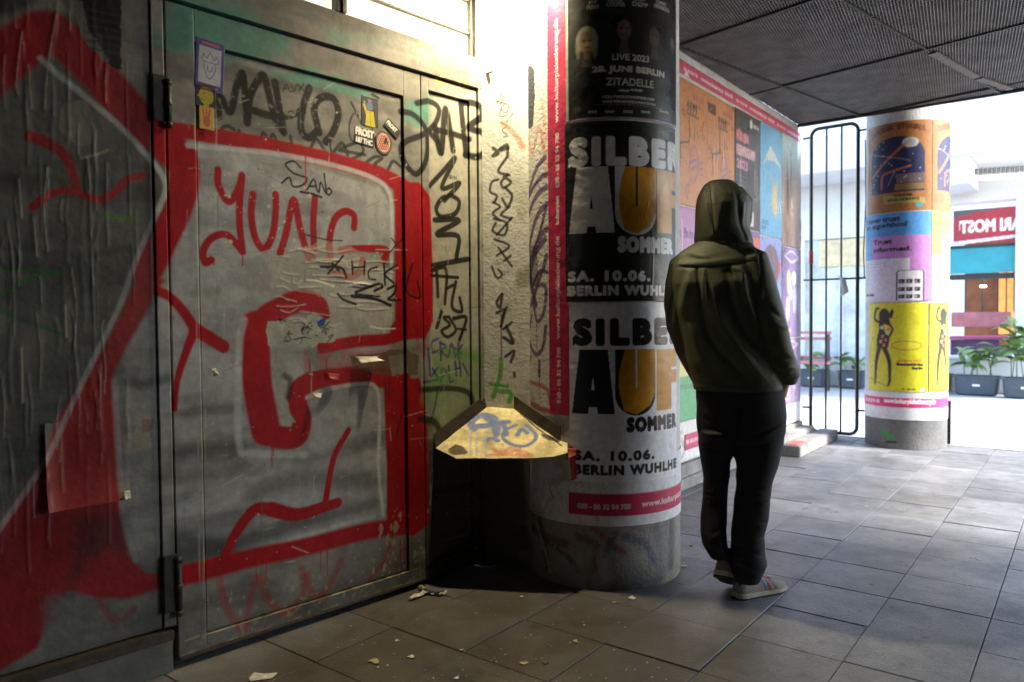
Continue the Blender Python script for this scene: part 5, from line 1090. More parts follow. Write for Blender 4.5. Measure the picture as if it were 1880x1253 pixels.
# interior seen through the big window
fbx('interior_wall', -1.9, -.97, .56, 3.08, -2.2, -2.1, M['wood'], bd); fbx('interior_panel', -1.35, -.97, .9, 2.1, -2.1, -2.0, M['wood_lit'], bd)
fbx('window_sill', -1.9, -.97, .53, .575, -.02, .05, M['facade'], bd, .004)
fbx('bench_back', -1.9, -1.05, 1.05, 1.30, -.55, -.48, mat('rose_bench', (.35, .14, .16), .6), bd, .01); fbx('bench_seat', -1.9, -1.05, .85, .90, -.55, -.2, mat('magenta_seat', (.30, .06, .16), .6), bd, .01); fbx('bench_front', -1.9, -1.2, .575, .84, -.45, -.40, M['violet'], bd)
for b in (-1.75, -1.5, -1.28, -1.16, -1.05): kid('chair_leg', frame_box(FO + fx * b, fx, fn, 0, .02, -.9, -.88, 1.3, 2.0), M['dark_metal'], bd)
fbx('interior_lamp', -1.5, -1.42, 1.72, 1.75, -.7, -.6, M['lampm'], bd)
fbx('transom_bar', -1.9, -.97, 1.83, 1.92, -.10, -.06, M['dark_metal'], bd)
# sign, mirrored lettering as it reads in the glass
sg = thing('shop_sign', FO + fx * -1.4 + Vector((0, 0, 2.7)), 'dark red sign board with mirrored white lettering behind the far window', 'sign')
sc = Canvas(-1.84, -.97, 2.40, 2.98, .004, (.34, .035, .06), None); sc.noise(.1, 8, 191)
sc.text('FARI MOST', -1.73, 2.60, .90, .19, (.75, .72, .72), bold=.010, flip=True)
sc.poly([(-1.84, 2.40), (-.97, 2.47), (-.97, 2.52), (-1.84, 2.46)], (.62, .60, .62), 1, px=False); sc.poly([(-1.84, 2.98), (-1.84, 2.84), (-1.5, 2.92), (-.97, 2.98)], (.10, .09, .10), 1, px=False)
kid('sign_board', flat_sheet(sc, FO, fx, fn, -1.83, -.975, 2.41, 2.97, .008, .008, -.07, .03), M['paper'], sg)
aw = thing('awning', FO + fx * -1.4 + Vector((0, 0, 2.2)), 'turquoise fabric awning below the red sign board', 'awning')
me = mesh('aw', [FO + fx * b + fn * y + Vector((0, 0, z)) for b in (-1.89, -.975) for (y, z) in ((-.06, 2.36), (-.02, 1.98), (-.02, 1.93), (-.06, 1.93))], [(0, 4, 5, 1), (1, 5, 6, 2), (2, 6, 7, 3), (3, 7, 4, 0), (0, 1, 2, 3), (7, 6, 5, 4)]); kid('awning_cloth', me, M['awning'], aw)
kid('awning_bar', tube([FO + fx * -1.89 + fn * -.03 + Vector((0, 0, 2.37)), FO + fx * -.975 + fn * -.03 + Vector((0, 0, 2.37))], .02, 8), M['dark_metal'], aw)
fx_ = thing('strip_light', FO + fx * -1.0 + fn * .8 + Vector((0, 0, 3.45)), 'long strip light with frilly guard under the far roof band', 'lamp')
kid('tube', tube([FO + fx * -1.35 + fn * 1.0 + Vector((0, 0, 3.30)), FO + fx * .2 + fn * 1.0 + Vector((0, 0, 3.22))], .025, 10), M['lampm'], fx_)
V, F = [], []
for k in range(60):
    b = -1.42 + k * .028; p = FO + fx * b + fn * (1.02 + .03 * (k % 2)) + Vector((0, 0, 3.44 - .05 * (b + 1.4)))
    n0 = len(V); V += [p, p + fx * .022, p + fx * .022 - Vector((0, 0, .09)), p - Vector((0, 0, .07 + .03 * rng.random()))]; F.append((n0, n0 + 1, n0 + 2, n0 + 3))
o = kid('frilly_guard', mesh('frill', V, F), M['grating_dust'], fx_); o['kind'] = 'stuff'; o.modifiers.new('s', 'SOLIDIFY').thickness = .006
# row of tubs with plants
def leaf_mesh(L, w, curl):
    V, F = [], []; n = 6
    for i in range(n + 1):
        t = i / n; ww = w * math.sin(math.pi * min(.98, t * .9 + .08)) ** .8; z = L * (t * .75 - curl * t * t); x = L * t * .8
        V += [(x, -ww, z - ww * .25), (x, 0, z), (x, ww, z - ww * .25)]
    for i in range(n):
        for k in range(2): a = i * 3 + k; F.append((a, a + 1, a + 4, a + 3))
    return mesh('leaf', V, F, True)
leaves = [leaf_mesh(.38, .055, .75), leaf_mesh(.30, .07, .6), leaf_mesh(.22, .045, .4)]
for m_ in leaves: m_.materials.append(M['leafy'])
def tub(a, b, wd, nleaf, tall, label, seed):
    r = np.random.default_rng(seed); base = AB(a, b); t = thing('potted_plant', base, label, 'plant')
    V = []; F = []
    for (s_, z) in ((.80, 0), (.92, .02), (1, .27), (1.06, .275), (1.06, .30), (.98, .30), (.96, .26)):
        for (x, y) in ((-1, -1), (1, -1), (1, 1), (-1, 1)): V.append(base + dB * x * wd * s_ * .5 + dA * y * .16 * s_ + Vector((0, 0, z)))
    for i in range(6):
        for k in range(4): F.append((i * 4 + k, i * 4 + (k + 1) % 4, i * 4 + 4 + (k + 1) % 4, i * 4 + 4 + k))
    me = mesh('tub', V, F + [(3, 2, 1, 0)]); bm = bmesh.new(); bm.from_mesh(me); bmesh.ops.bevel(bm, geom=[e for e in bm.edges if abs(e.verts[0].co.z - e.verts[1].co.z) > .1], offset=.03, segments=2, affect='EDGES'); bmesh.ops.recalc_face_normals(bm, faces=bm.faces); bm.to_mesh(me); bm.free()
    kid('tub', me, M['tubm'], t); kid('soil', frame_box(base, dB, dA, -wd * .45, wd * .45, -.14, .14, .24, .27), M['soil'], t)
    kid('price_label', frame_box(base, dB, -dA, -.05, .05, .150, .156, .14, .17), M['white_letter'], t)
    ns = max(2, nleaf // 7)
    for s_ in range(ns):
        st_ = base + dB * r.uniform(-wd * .35, wd * .35) + dA * r.uniform(-.08, .08) + Vector((0, 0, .26)); top = st_ + Vector((r.uniform(-.12, .12), r.uniform(-.1, .1), tall * r.uniform(.55, 1)))
        kid('stem', tube([st_, st_.lerp(top, .5) + Vector((r.uniform(-.03, .03), 0, 0)), top], .007, 6), M['stemm'], t)
        for k in range(nleaf // ns):
            q = link('leaf', leaves[r.integers(3)], None, t); p = st_.lerp(top, r.uniform(.35, 1)); q.location = p - base
            q.rotation_euler = (r.uniform(-.4, .4), r.uniform(-.4, .5), r.uniform(0, 6.28)); k_ = r.uniform(.7, 1.3); q.scale = (k_, k_, k_)
tub(13.9, -1.98, .38, 14, .25, 'small grey tub with low seedlings, leftmost of the tubs across the yard', 1)
tub(13.75, -1.42, .60, 46, .62, 'wide grey tub with large drooping leaves, middle of the tubs across the yard', 2)
tub(13.6, -.78, .58, 60, 1.0, 'wide grey tub with tall bright leaves, rightmost of the tubs across the yard', 3)
tub(13.9, -3.95, .45, 22, .35, 'low grey tub with straw coloured plant seen through the gate', 4)
tub(13.9, -3.3, .4, 16, .45, 'grey tub with a thin shrub just right of the gate bars', 5)
be = thing('bench', AB(13.2, -3.75), 'small faded red bench seen between the gate bars', 'bench')
for z in (.45, .52, .85, .95): kid('slat', frame_box(AB(13.2, -3.75), dB, dA, -.3, .3, -.04 if z > .6 else -.2 + (z - .45) * 3, .0 if z > .6 else -.1 + (z - .45) * 3, z, z + .05, .003), mat('faded_red_slat', (.42, .16, .16), .6), be)
for x in (-.27, .24): kid('leg', frame_box(AB(13.2, -3.75), dB, dA, x, x + .03, -.2, .0, 0, .95), M['dark_metal'], be)
bb = thing('apartment_building', AB(26, -10), 'pale apartment block far behind the yard', 'building')
kid('wall', frame_box(AB(26, 0), dB, dA, -26, 14, 0, 4, 0, 11), M['facade'], bb)
for i in range(12):
    for j in range(3): kid('window', frame_box(AB(26, -24 + i * 3), dB, dA, 0, 1.2, -.03, .05, 1.5 + j * 3.2, 3.1 + j * 3.2), M['glassy'], bb)
#PART4
# ================================================================== PERSON
def loft(sections, yaw, seg=40, ex=2.3):
    """sections: (left px, right px, row px, Y, half depth) from bottom to top"""
    V = []; F = []; lx = Vector((math.cos(yaw), -math.sin(yaw), 0)); ly = Vector((math.sin(yaw), math.cos(yaw), 0))
    for (l, r, y, Y, d) in sections:
        a, b = at(l, y, Y), at(r, y, Y); c = (a + b) / 2; hw = (b - a).length / 2
        hw = math.sqrt(max(1e-6, hw * hw - (d * math.sin(yaw)) ** 2)) / math.cos(yaw)
        for k in range(seg):
            t = 2 * math.pi * k / seg; ct, st_ = math.cos(t), math.sin(t)
            V.append(c + lx * (hw * math.copysign(abs(ct) ** (2 / ex), ct)) + ly * (d * math.copysign(abs(st_) ** (2 / ex), st_)))
    n = len(sections)
    for i in range(n - 1):
        for k in range(seg): F.append((i * seg + k, i * seg + (k + 1) % seg, (i + 1) * seg + (k + 1) % seg, (i + 1) * seg + k))
    F.append(tuple(range(seg))[::-1]); F.append(tuple((n - 1) * seg + k for k in range(seg)))
    return mesh('loft', V, F)
def ellipsoid(c, rx, ry, rz):
    bm = bmesh.new(); bmesh.ops.create_uvsphere(bm, u_segments=20, v_segments=14, radius=1)
    for v in bm.verts: v.co = Vector((v.co.x * rx, v.co.y * ry, v.co.z * rz)) + Vector(c)
    me = bpy.data.meshes.new('e'); bm.to_mesh(me); bm.free(); return me
def remesh(mes, vox, smooth):
    me = join_meshes(mes); bm = bmesh.new(); bm.from_mesh(me); bmesh.ops.recalc_face_normals(bm, faces=bm.faces); bm.to_mesh(me); bm.free()
    o = bpy.data.objects.new('tmp', me); COL.objects.link(o)
    m = o.modifiers.new('r', 'REMESH'); m.mode = 'VOXEL'; m.voxel_size = vox; m.use_smooth_shade = True
    s = o.modifiers.new('s', 'SMOOTH'); s.factor = .6; s.iterations = smooth
    dg = bpy.context.evaluated_depsgraph_get(); out = bpy.data.meshes.new_from_object(o.evaluated_get(dg)); COL.objects.unlink(o); bpy.data.objects.remove(o)
    out.polygons.foreach_set('use_smooth', [True] * len(out.polygons)); return out
def verts_of(me):
    n = len(me.vertices); co = np.empty(n * 3, np.float32); me.vertices.foreach_get('co', co); no = np.empty(n * 3, np.float32); me.vertex_normals.foreach_get('vector', no)
    return co.reshape(-1, 3), no.reshape(-1, 3)
def folds(me, lst, Yref, back_only=True):
    """ridges (+) and valleys (-) in cloth: (points in photo pixels, width m, height m)"""
    co, no = verts_of(me); disp = np.zeros(len(co)); face = np.clip(-no[:, 1] * 1.6, 0, 1) if back_only else 1
    for pts, w, h in lst:
        q = np.array([[at(x, y, Yref).x, at(x, y, Yref).z] for x, y in pts])
        if len(q) > 2:
            e = np.vstack([2 * q[0] - q[1], q, 2 * q[-1] - q[-2]]); o = []
            for i in range(1, len(e) - 2):
                for t in np.linspace(0, 1, 6)[:-1]:
                    a, b, c, d = e[i - 1:i + 3]; o.append(.5 * (2 * b + (c - a) * t + (2 * a - 5 * b + 4 * c - d) * t * t + (3 * b - 3 * c + d - a) * t ** 3))
            o.append(q[-1]); q = np.array(o)
        best = np.full(len(co), 9.); tt = np.zeros(len(co)); n = len(q) - 1
        for k in range(n):
            p, r = q[k], q[k + 1]; dx, dz = r - p; L = dx * dx + dz * dz + 1e-9; t = np.clip(((co[:, 0] - p[0]) * dx + (co[:, 2] - p[1]) * dz) / L, 0, 1)
            d = np.hypot(co[:, 0] - p[0] - t * dx, co[:, 2] - p[1] - t * dz); m = d < best; best[m] = d[m]; tt[m] = (k + t[m]) / n
        fade = np.sin(np.pi * np.clip(tt * .9 + .08, 0, 1)) ** .6
        disp += 1.15 * h * np.exp(-(best / w) ** 2) * fade * face
    co += no * disp[:, None]; me.vertices.foreach_set('co', co.ravel()); me.update()
def ripple(me, amp, seed, sx=9, sy=9, sz=22, zr=None):
    co, no = verts_of(me); r = np.random.default_rng(seed); d = np.zeros(len(co))
    for k in range(7):
        f = r.uniform(.6, 1.7); ph = r.uniform(0, 6.28, 3); d += np.sin(co[:, 0] * sx * f + ph[0] + 2.2 * np.sin(co[:, 2] * sz * .4 * f + ph[1])) * np.sin(co[:, 2] * sz * f * r.choice([1, -1]) + co[:, 1] * sy + ph[2] + 1.5 * np.sin(co[:, 0] * sx * .7))
    d = d / 3; d = np.sign(d) * np.abs(d) ** 1.3
    if zr is not None: d *= zr(co)
    co += no * (d * amp)[:, None]; me.vertices.foreach_set('co', co.ravel()); me.update()
ps = thing('person', Vector((1.0, 3.25, 0)), 'person in olive hooded jacket and black trousers leaning on the front column, seen from behind', 'person')
YW = rad(14)
tors = loft([(1277, 1431, 716, 3.235, .118), (1272, 1431, 690, 3.235, .122), (1262, 1424, 650, 3.24, .124), (1252, 1414, 600, 3.24, .128), (1244, 1406, 560, 3.245, .130), (1238, 1400, 520, 3.25, .128), (1238, 1394, 490, 3.26, .116), (1246, 1390, 468, 3.27, .104), (1262, 1382, 455, 3.275, .092), (1284, 1368, 441, 3.28, .072), (1292, 1362, 430, 3.285, .062)], YW)
arm_l = tube([at(1272, 474, 3.30), at(1254, 490, 3.325), at(1249, 520, 3.34), at(1246, 560, 3.35), at(1249, 600, 3.355), at(1262, 640, 3.35), at(1280, 680, 3.36), at(1292, 702, 3.37)], [.054, .064, .066, .066, .060, .054, .048, .046], 20)
arm_r = tube([at(1362, 468, 3.22), at(1380, 480, 3.20), at(1392, 520, 3.18), at(1403, 560, 3.165), at(1417, 604, 3.155), at(1427, 640, 3.155), at(1436, 668, 3.165), at(1440, 690, 3.18)], [.052, .070, .074, .070, .066, .060, .060, .054], 20)
cuff = tube([at(1440, 668, 3.17), at(1446, 686, 3.18), at(1442, 702, 3.19)], [.050, .056, .044], 20)
jk = remesh([tors, arm_l, arm_r, cuff], .0062, 5)
FJ = [([(1245, 487), (1290, 489), (1345, 485), (1392, 476)], .0045, -.0045), ([(1245, 479), (1300, 481), (1392, 468)], .012, .003),
      ([(1285, 492), (1287, 530), (1291, 570)], .006, -.007), ([(1296, 492), (1299, 530), (1302, 560)], .007, .006), ([(1272, 500), (1262, 560), (1255, 610)], .016, .008), ([(1262, 500), (1250, 560), (1250, 620)], .012, -.006),
      ([(1290, 560), (1305, 620), (1340, 665), (1375, 700)], .016, -.011), ([(1310, 530), (1325, 590), (1355, 640), (1395, 690)], .020, .012), ([(1335, 500), (1345, 560), (1375, 620), (1410, 660)], .016, -.009), ([(1360, 495), (1370, 550), (1390, 600)], .013, .008),
      ([(1275, 600), (1290, 650), (1310, 700)], .014, .006), ([(1262, 640), (1275, 680), (1285, 705)], .010, -.006), ([(1350, 492), (1362, 500), (1364, 520)], .006, .006), ([(1340, 492), (1349, 510)], .005, -.005), ([(1395, 452), (1398, 500), (1392, 560), (1398, 620)], .006, -.007),
      ([(1400, 560), (1425, 580), (1446, 585)], .010, -.007), ([(1405, 590), (1430, 600), (1450, 604)], .009, .006), ([(1405, 640), (1430, 655), (1456, 660)], .010, -.007), ([(1410, 660), (1435, 675), (1460, 676)], .009, .006), ([(1268, 455), (1290, 468), (1310, 470)], .008, .004),
      ([(1284, 706), (1350, 712), (1425, 712)], .004, -.004)]
folds(jk, FJ, 3.12); ripple(jk, .0024, 3, 14, 9, 20)
kid('jacket', jk, M['jacket'], ps)
# seams that stand proud on the back
def on_surface(me, px, Y=2.6):
    from mathutils.bvhtree import BVHTree
    bm = bmesh.new(); bm.from_mesh(me); t = BVHTree.FromBMesh(bm); bm.free(); out = []
    for (x, y) in px:
        d = ray(x, y).normalized(); h = t.ray_cast(EYE, d)
        if h[0] is not None: out.append(h[0] + h[1] * .0012)
    return out
def seam(me, px, r=.0013, m='seam', nm='seam'):
    p = on_surface(me, px)
    if len(p) > 2: kid(nm, tube(p, r, 6), M[m], ps)
lin = lambda a, b, n: [(a[0] + (b[0] - a[0]) * t, a[1] + (b[1] - a[1]) * t) for t in np.linspace(0, 1, n)]
seam(jk, lin((1246, 486), (1295, 487), 14) + lin((1297, 487), (1392, 477), 26)); seam(jk, lin((1282, 708), (1424, 713), 40)); seam(jk, lin((1292, 500), (1292, 545), 14))
hd = loft([(1280, 1379, 452, 3.28, .094), (1277, 1378, 438, 3.29, .108), (1277, 1373, 420, 3.30, .116), (1277, 1375, 398, 3.305, .122), (1278, 1377, 378, 3.31, .124), (1281, 1374, 362, 3.315, .116), (1287, 1361, 348, 3.32, .098), (1293, 1353, 339, 3.325, .082), (1303, 1343, 333, 3.33, .050), (1312, 1334, 331, 3.33, .02)], rad(30), ex=2.1)
peak = tube([at(1350, 352, 3.33), at(1366, 372, 3.35), at(1366, 400, 3.37), at(1360, 430, 3.38)], [.036, .040, .036, .034], 14)
ho = remesh([hd, peak], .0062, 4)
folds(ho, [([(1303, 338), (1304, 370), (1310, 410), (1318, 442)], .004, -.005), ([(1312, 345), (1313, 380), (1322, 430)], .010, .003), ([(1352, 345), (1358, 400), (1368, 440)], .010, -.006), ([(1366, 372), (1362, 410), (1374, 445)], .008, .006), ([(1290, 395), (1286, 420), (1292, 444)], .010, .004),
           ([(1308, 443), (1330, 436), (1350, 446)], .008, -.010), ([(1316, 448), (1335, 447), (1345, 452)], .007, .006), ([(1272, 446), (1300, 451), (1340, 455), (1380, 450)], .007, -.007), ([(1322, 372), (1318, 410), (1308, 436)], .014, .004)], 3.2)
ripple(ho, .0015, 8, 16, 9, 16)
bm = bmesh.new(); bm.from_mesh(ho); bm.normal_update(); fw = Vector((math.sin(rad(30)), math.cos(rad(30)), 0))
bmesh.ops.delete(bm, geom=[f for f in bm.faces if f.normal.dot(fw) > .90 and 1.62 < f.calc_center_median().z < 1.78], context='FACES'); bm.to_mesh(ho); bm.free()
kid('hood', ho, M['jacket'], ps); seam(ho, [(1303 + (y - 340) * .08, y) for y in np.linspace(340, 432, 30)])
# the body inside, one continuous surface
hc = at(1326, 388, 3.325)
bparts = [ellipsoid(hc, .074, .092, .108), ellipsoid(hc + fw * .088 - Vector((0, 0, .012)), .014, .020, .020), ellipsoid(hc + fw * .03 - Vector((0, 0, .06)), .05, .06, .055)]
for s_ in (-1, 1): bparts.append(ellipsoid(hc + Vector((fw.y, -fw.x, 0)) * .074 * s_, .012, .02, .03))
T_ = lambda pts, r: bparts.append(tube(pts, r, 14))
T_([hc - Vector((0, 0, .08)), at(1325, 446, 3.29), at(1320, 480, 3.27)], [.052, .055, .07]); T_([at(1320, 480, 3.27), at(1326, 560, 3.25), at(1345, 640, 3.245), at(1356, 700, 3.24), at(1358, 760, 3.25)], [.085, .105, .10, .10, .10])
T_([at(1320, 480, 3.27), at(1262, 488, 3.31), at(1249, 590, 3.35), at(1328, 690, 3.27)], [.06, .045, .036, .027]); T_([at(1320, 480, 3.27), at(1375, 486, 3.21), at(1413, 600, 3.16), at(1440, 700, 3.19)], [.06, .048, .037, .027])
T_([at(1340, 760, 3.26), at(1314, 850, 3.28), at(1312, 930, 3.285), at(1314, 1005, 3.245)], [.07, .056, .044, .032]); T_([at(1375, 760, 3.25), at(1390, 850, 3.25), at(1378, 930, 3.24), at(1372, 1035, 3.24)], [.07, .056, .044, .032])
def hand(wr, fwd, pal, side):
    up_ = fwd.cross(pal).normalized(); bparts.append(tube([wr, wr + fwd * .05, wr + fwd * .09], [.026, .036, .034], 12))
    for i, L in enumerate((.068, .078, .072, .056)):
        b = wr + fwd * .085 + up_ * (.024 - i * .016); T_([b, b + fwd * L * .5 + pal * .006, b + fwd * L * .8 + pal * .02, b + fwd * L * .9 + pal * .032], [.0095, .009, .008, .007])
    b = wr + fwd * .02 + up_ * .022; T_([b, b + fwd * .03 + up_ * .03, b + fwd * .06 + up_ * .036 + pal * .01], [.013, .011, .008])
hand(at(1440, 700, 3.19), Vector((-.35, .25, -.9)).normalized(), Vector((-.6, .75, .4)).normalized(), 1); hand(at(1328, 690, 3.27), Vector((.30, -.02, -.95)).normalized(), Vector((.4, .8, .2)).normalized(), -1)
kid('body', remesh(bparts, .0055, 2), M['skin'], ps)
# trousers
pel = loft([(1288, 1430, 812, 3.25, .100), (1283, 1437, 790, 3.25, .112), (1281, 1438, 760, 3.245, .120), (1281, 1436, 730, 3.24, .118), (1284, 1430, 700, 3.24, .108)], YW)
lgl = loft([(1305, 1336, 1024, 3.235, .050), (1297, 1337, 1012, 3.24, .058), (1289, 1335, 998, 3.25, .066), (1286, 1332, 975, 3.26, .064), (1287, 1334, 945, 3.275, .062), (1290, 1336, 915, 3.285, .064), (1291, 1338, 880, 3.285, .070), (1286, 1341, 845, 3.28, .080), (1283, 1352, 812, 3.265, .098), (1283, 1360, 790, 3.255, .105)], YW, 32)
lgr = loft([(1352, 1392, 1068, 3.235, .054), (1346, 1400, 1052, 3.235, .068), (1341, 1407, 1034, 3.24, .076), (1342, 1403, 1010, 3.24, .070), (1344, 1402, 980, 3.24, .066), (1347, 1410, 950, 3.235, .070), (1348, 1412, 918, 3.23, .072), (1353, 1415, 890, 3.23, .076), (1354, 1424, 862, 3.235, .084), (1350, 1432, 835, 3.24, .094), (1344, 1436, 812, 3.245, .100), (1338, 1437, 790, 3.25, .106)], YW, 32)
trs = remesh([pel, lgl, lgr], .0058, 4)
rip = []; rq = np.random.default_rng(5)
for (xl, xr, y0, y1, n_) in ((1288, 1341, 872, 935, 9), (1347, 1414, 880, 968, 12), (1287, 1336, 980, 1028, 7), (1341, 1406, 995, 1055, 9)):
    for k in range(n_):
        y = rq.uniform(y0, y1); a_ = rq.uniform(xl, xl + (xr - xl) * .5); b_ = a_ + (xr - xl) * rq.uniform(.35, .8); sl = rq.uniform(-9, 9)
        rip.append(([(a_, y - sl), ((a_ + b_) / 2, y + rq.uniform(-4, 4)), (min(b_, xr), y + sl)], rq.uniform(.004, .009), rq.choice([-1, 1]) * rq.uniform(.002, .0042)))
for p in ([(1348, 806), (1352, 780), (1356, 740)],): rip.append((p, .008, -.010))
for p in ([(1345, 815), (1375, 822), (1410, 812)], [(1340, 822), (1315, 828), (1292, 818)], [(1300, 770), (1330, 790), (1346, 802)], [(1425, 780), (1390, 795), (1352, 806)]): rip.append((p, .008, -.006))
folds(trs, rip, 3.17); ripple(trs, .0028, 12, 10, 9, 26)
kid('trousers', trs, M['trouser'], ps)
for (pts) in (lin((1420, 785), (1437, 787), 6),): seam(trs, pts, .0016, 'trouser', 'pocket_seam')
pocket = bpy.data.meshes.new('p'); bm = bmesh.new(); bm.from_mesh(frame_box(at(1410, 795, 3.235), Vector((.25, -.97, 0)), Vector((.97, .25, 0)), -.06, .05, -.012, .014, -.165, 0, .007)); bm.to_mesh(pocket); bm.free(); kid('cargo_pocket', pocket, M['trouser'], ps)
kid('pocket_flap', frame_box(at(1412, 795, 3.235), Vector((.25, -.97, 0)), Vector((.97, .25, 0)), -.066, .055, -.004, .021, -.035, .004, .004), M['trouser'], ps)
# shoes
ST = [(0, .022, .050), (.04, .031, .064), (.12, .036, .074), (.25, .037, .078), (.38, .037, .079), (.50, .040, .066), (.62, .045, .053), (.75, .047, .044), (.87, .041, .036), (.95, .030, .028), (1.0, .014, .018)]
def shoe(heel, toe, upv):
    d = (toe - heel).normalized(); L = (toe - heel).length; up_ = (upv - d * upv.dot(d)).normalized(); sd = d.cross(up_)     # sd: to the right
    def wh(t):
        for i in range(len(ST) - 1):
            if ST[i][0] <= t <= ST[i + 1][0]:
                f = (t - ST[i][0]) / (ST[i + 1][0] - ST[i][0]); f = f * f * (3 - 2 * f); return ST[i][1] * (1 - f) + ST[i + 1][1] * f, ST[i][2] * (1 - f) + ST[i + 1][2] * f
        return ST[-1][1:]
    base = .026
    def surf(t, a, off=0):
        w, h = wh(t); c, s = math.cos(a), math.sin(a); k = .62 if s > 0 else 1
        return heel + d * (t * L) + sd * ((w + off) * math.copysign(abs(c) ** .75, c)) + up_ * (base * (1 - .35 * t) - .004 + (h + off) * max(0, s) ** k)
    V, F = [], []; n, g = 34, 22
    for i in range(n + 1):
        for j in range(g + 1): V.append(surf(i / n, math.pi * j / g))
    for i in range(n):
        for j in range(g): a = i * (g + 1) + j; F.append((a, a + g + 1, a + g + 2, a + 1))
    me = mesh('upper', V, F + [tuple(range(g + 1)), tuple(n * (g + 1) + j for j in range(g + 1))[::-1]], True); sh = kid('shoe', me, M['shoe'], ps)
    def sub(nm, me, m): o = link(nm, me, m, sh); return o
    # sub-parts hang on the shoe, all in world coordinates
    for (z0, z1, gr, m, nm) in ((0, .008, .004, M['outsole'], 'outsole'), (.008, base + .002, .005, M['sole'], 'midsole')):
        V = []; k = 44
        for zz in (z0, z1):
            for s_ in (1, -1):
                for i in (range(k + 1) if s_ > 0 else range(k, -1, -1)): t = i / k; V.append(heel + d * ((-.012 + t * 1.03) * L) + sd * ((wh(t)[0] + gr) * s_) + up_ * (zz * (1 - .35 * t)))
        m_ = len(V) // 2; me = mesh(nm, V, [(i, (i + 1) % m_, m_ + (i + 1) % m_, m_ + i) for i in range(m_)] + [tuple(range(m_))[::-1], tuple(range(m_, 2 * m_))]); bm = bmesh.new(); bm.from_mesh(me); bmesh.ops.recalc_face_normals(bm, faces=bm.faces); bm.to_mesh(me); bm.free(); sub(nm, me, m)
    for q, (t0, mm) in enumerate(((.40, 'stripe_blue'), (.49, 'stripe_coral'), (.58, 'stripe_blue'))):
        for side in (0, 1):
            V, F = [], []
            for i in range(12):
                a = .06 + i / 11 * 1.05; a = a if side == 0 else math.pi - a; tt = t0 + .10 * (1 - i / 11) * 1
                V += [surf(tt, a, .0018), surf(tt + .048, a, .0018)]
                if i: b = len(V) - 4; F.append((b, b + 1, b + 3, b + 2))
            sub('stripe', mesh('stripe', V, F, True), M[mm])
    for k in range(5):
        t = .42 + k * .055; sub('lace', tube([surf(t, 1.1, .003), surf(t + .01, math.pi / 2, .006), surf(t, math.pi - 1.1, .003)], .0028, 6), M['lace'])
    V, F = [], []
    for i in range(8):
        for j in range(17): V.append(surf(.0 + .20 * i / 7, math.pi * (.0 + j / 16) * .8 + .3, .0022 if i else .0022))
    for i in range(7):
        for j in range(16): a = i * 17 + j; F.append((a, a + 17, a + 18, a + 1))
    c_ = heel + d * (L * .26) + up_ * .075; sub('ankle_collar', tube([c_ - up_ * .01, c_ + up_ * .022], [.036, .038], 18), M['heel_blue'])
    sub('sock', tube([c_, c_ + up_ * .06], [.031, .035], 16), M['sock'])
    hc_ = [surf(.015, a, .003) for a in np.linspace(.7, math.pi - .7, 9)]; sub('heel_tab', tube(hc_, .006, 8), M['heel_blue'])
    return sh

rh = ground(1351, 1100); rt_ = ground(1424, 1083); rt_ = rh + (rt_ - rh).normalized() * .285
shoe(rh + Vector((0, 0, .001)), rt_ + Vector((0, 0, .001)), Vector((0, 0, 1)))
lt = Vector((1.025, 3.43, .006)); ld = Vector((.13, .225, 0)).normalized(); shoe(lt - ld * .258 + Vector((0, 0, .118)), lt, Vector((0, 0, 1)))

# ================================================================== STICKERS on the door
def sticker(cx, cy, w, h, base, draw, label, off=-.0075, rot=0, shape=None, nm='sticker'):
    u, z = door_uv(cx, cy); cv = Canvas(-w / 2, w / 2, -h / 2, h / 2, .0009, base, None); draw(cv, w, h)
    nu, nv = int(w / .0022) + 2, int(h / .0022) + 2; A, Z = np.meshgrid(np.linspace(-w / 2, w / 2, nu), np.linspace(-h / 2, h / 2, nv))
    C = cv.sample(A.ravel(), Z.ravel()).reshape(nv, nu, 3)
    if shape == 'round':       # square grid squeezed to a disc
        a, b = A / (w / 2), Z / (h / 2); A2 = a * np.sqrt(1 - b * b / 2) * w / 2; Z2_ = b * np.sqrt(1 - a * a / 2) * h / 2; C = cv.sample(A2.ravel(), Z2_.ravel()).reshape(nv, nu, 3); A, Z = A2, Z2_
    cr_, sr_ = math.cos(rot), math.sin(rot); A, Z = A * cr_ - Z * sr_, A * sr_ + Z * cr_
    P = np.array(P0) + (u + A)[..., None] * np.array(dD) + off * np.array(nD) + (z + Z)[..., None] * np.array([0, 0, 1.])
    o = link(nm, grid_mesh(nu, nv, P, C, True, back=-np.array(nD) * .0012), M['paper']); return tag(o, label, 'sticker')
def dr1(c, w, h):
    c.rect(-w / 2, w / 2, -h / 2, h / 2, (.06, .055, .22)); c.rect(-w * .38, w * .38, -h * .36, h * .36, (.42, .44, .50)); c.rect(-w * .3, w * .3, h * .40, h * .46, (.4, .12, .15)); c.rect(-w * .3, w * .3, -h * .46, -h * .40, (.4, .12, .15))
    D = (.04, .05, .16)
    for p in ([(-.22, .22), (-.26, .08), (.26, .08), (.22, .22)], [(-.22, .22), (-.12, .14), (0, .26), (.12, .14), (.22, .22)], [(-.2, .06), (-.18, -.10), (0, -.26), (.18, -.10), (.2, .06)], [(-.08, 0), (-.06, -.1), (.06, -.1), (.08, 0)]): c.stroke([(x * w, y * h) for x, y in p], .0022, D, 1, .2, px=False)
sticker(385, 122, .108, .186, (.06, .055, .22), dr1, 'tall blue bordered sticker with a crown drawing, highest at the door corner', .0015, -.06)
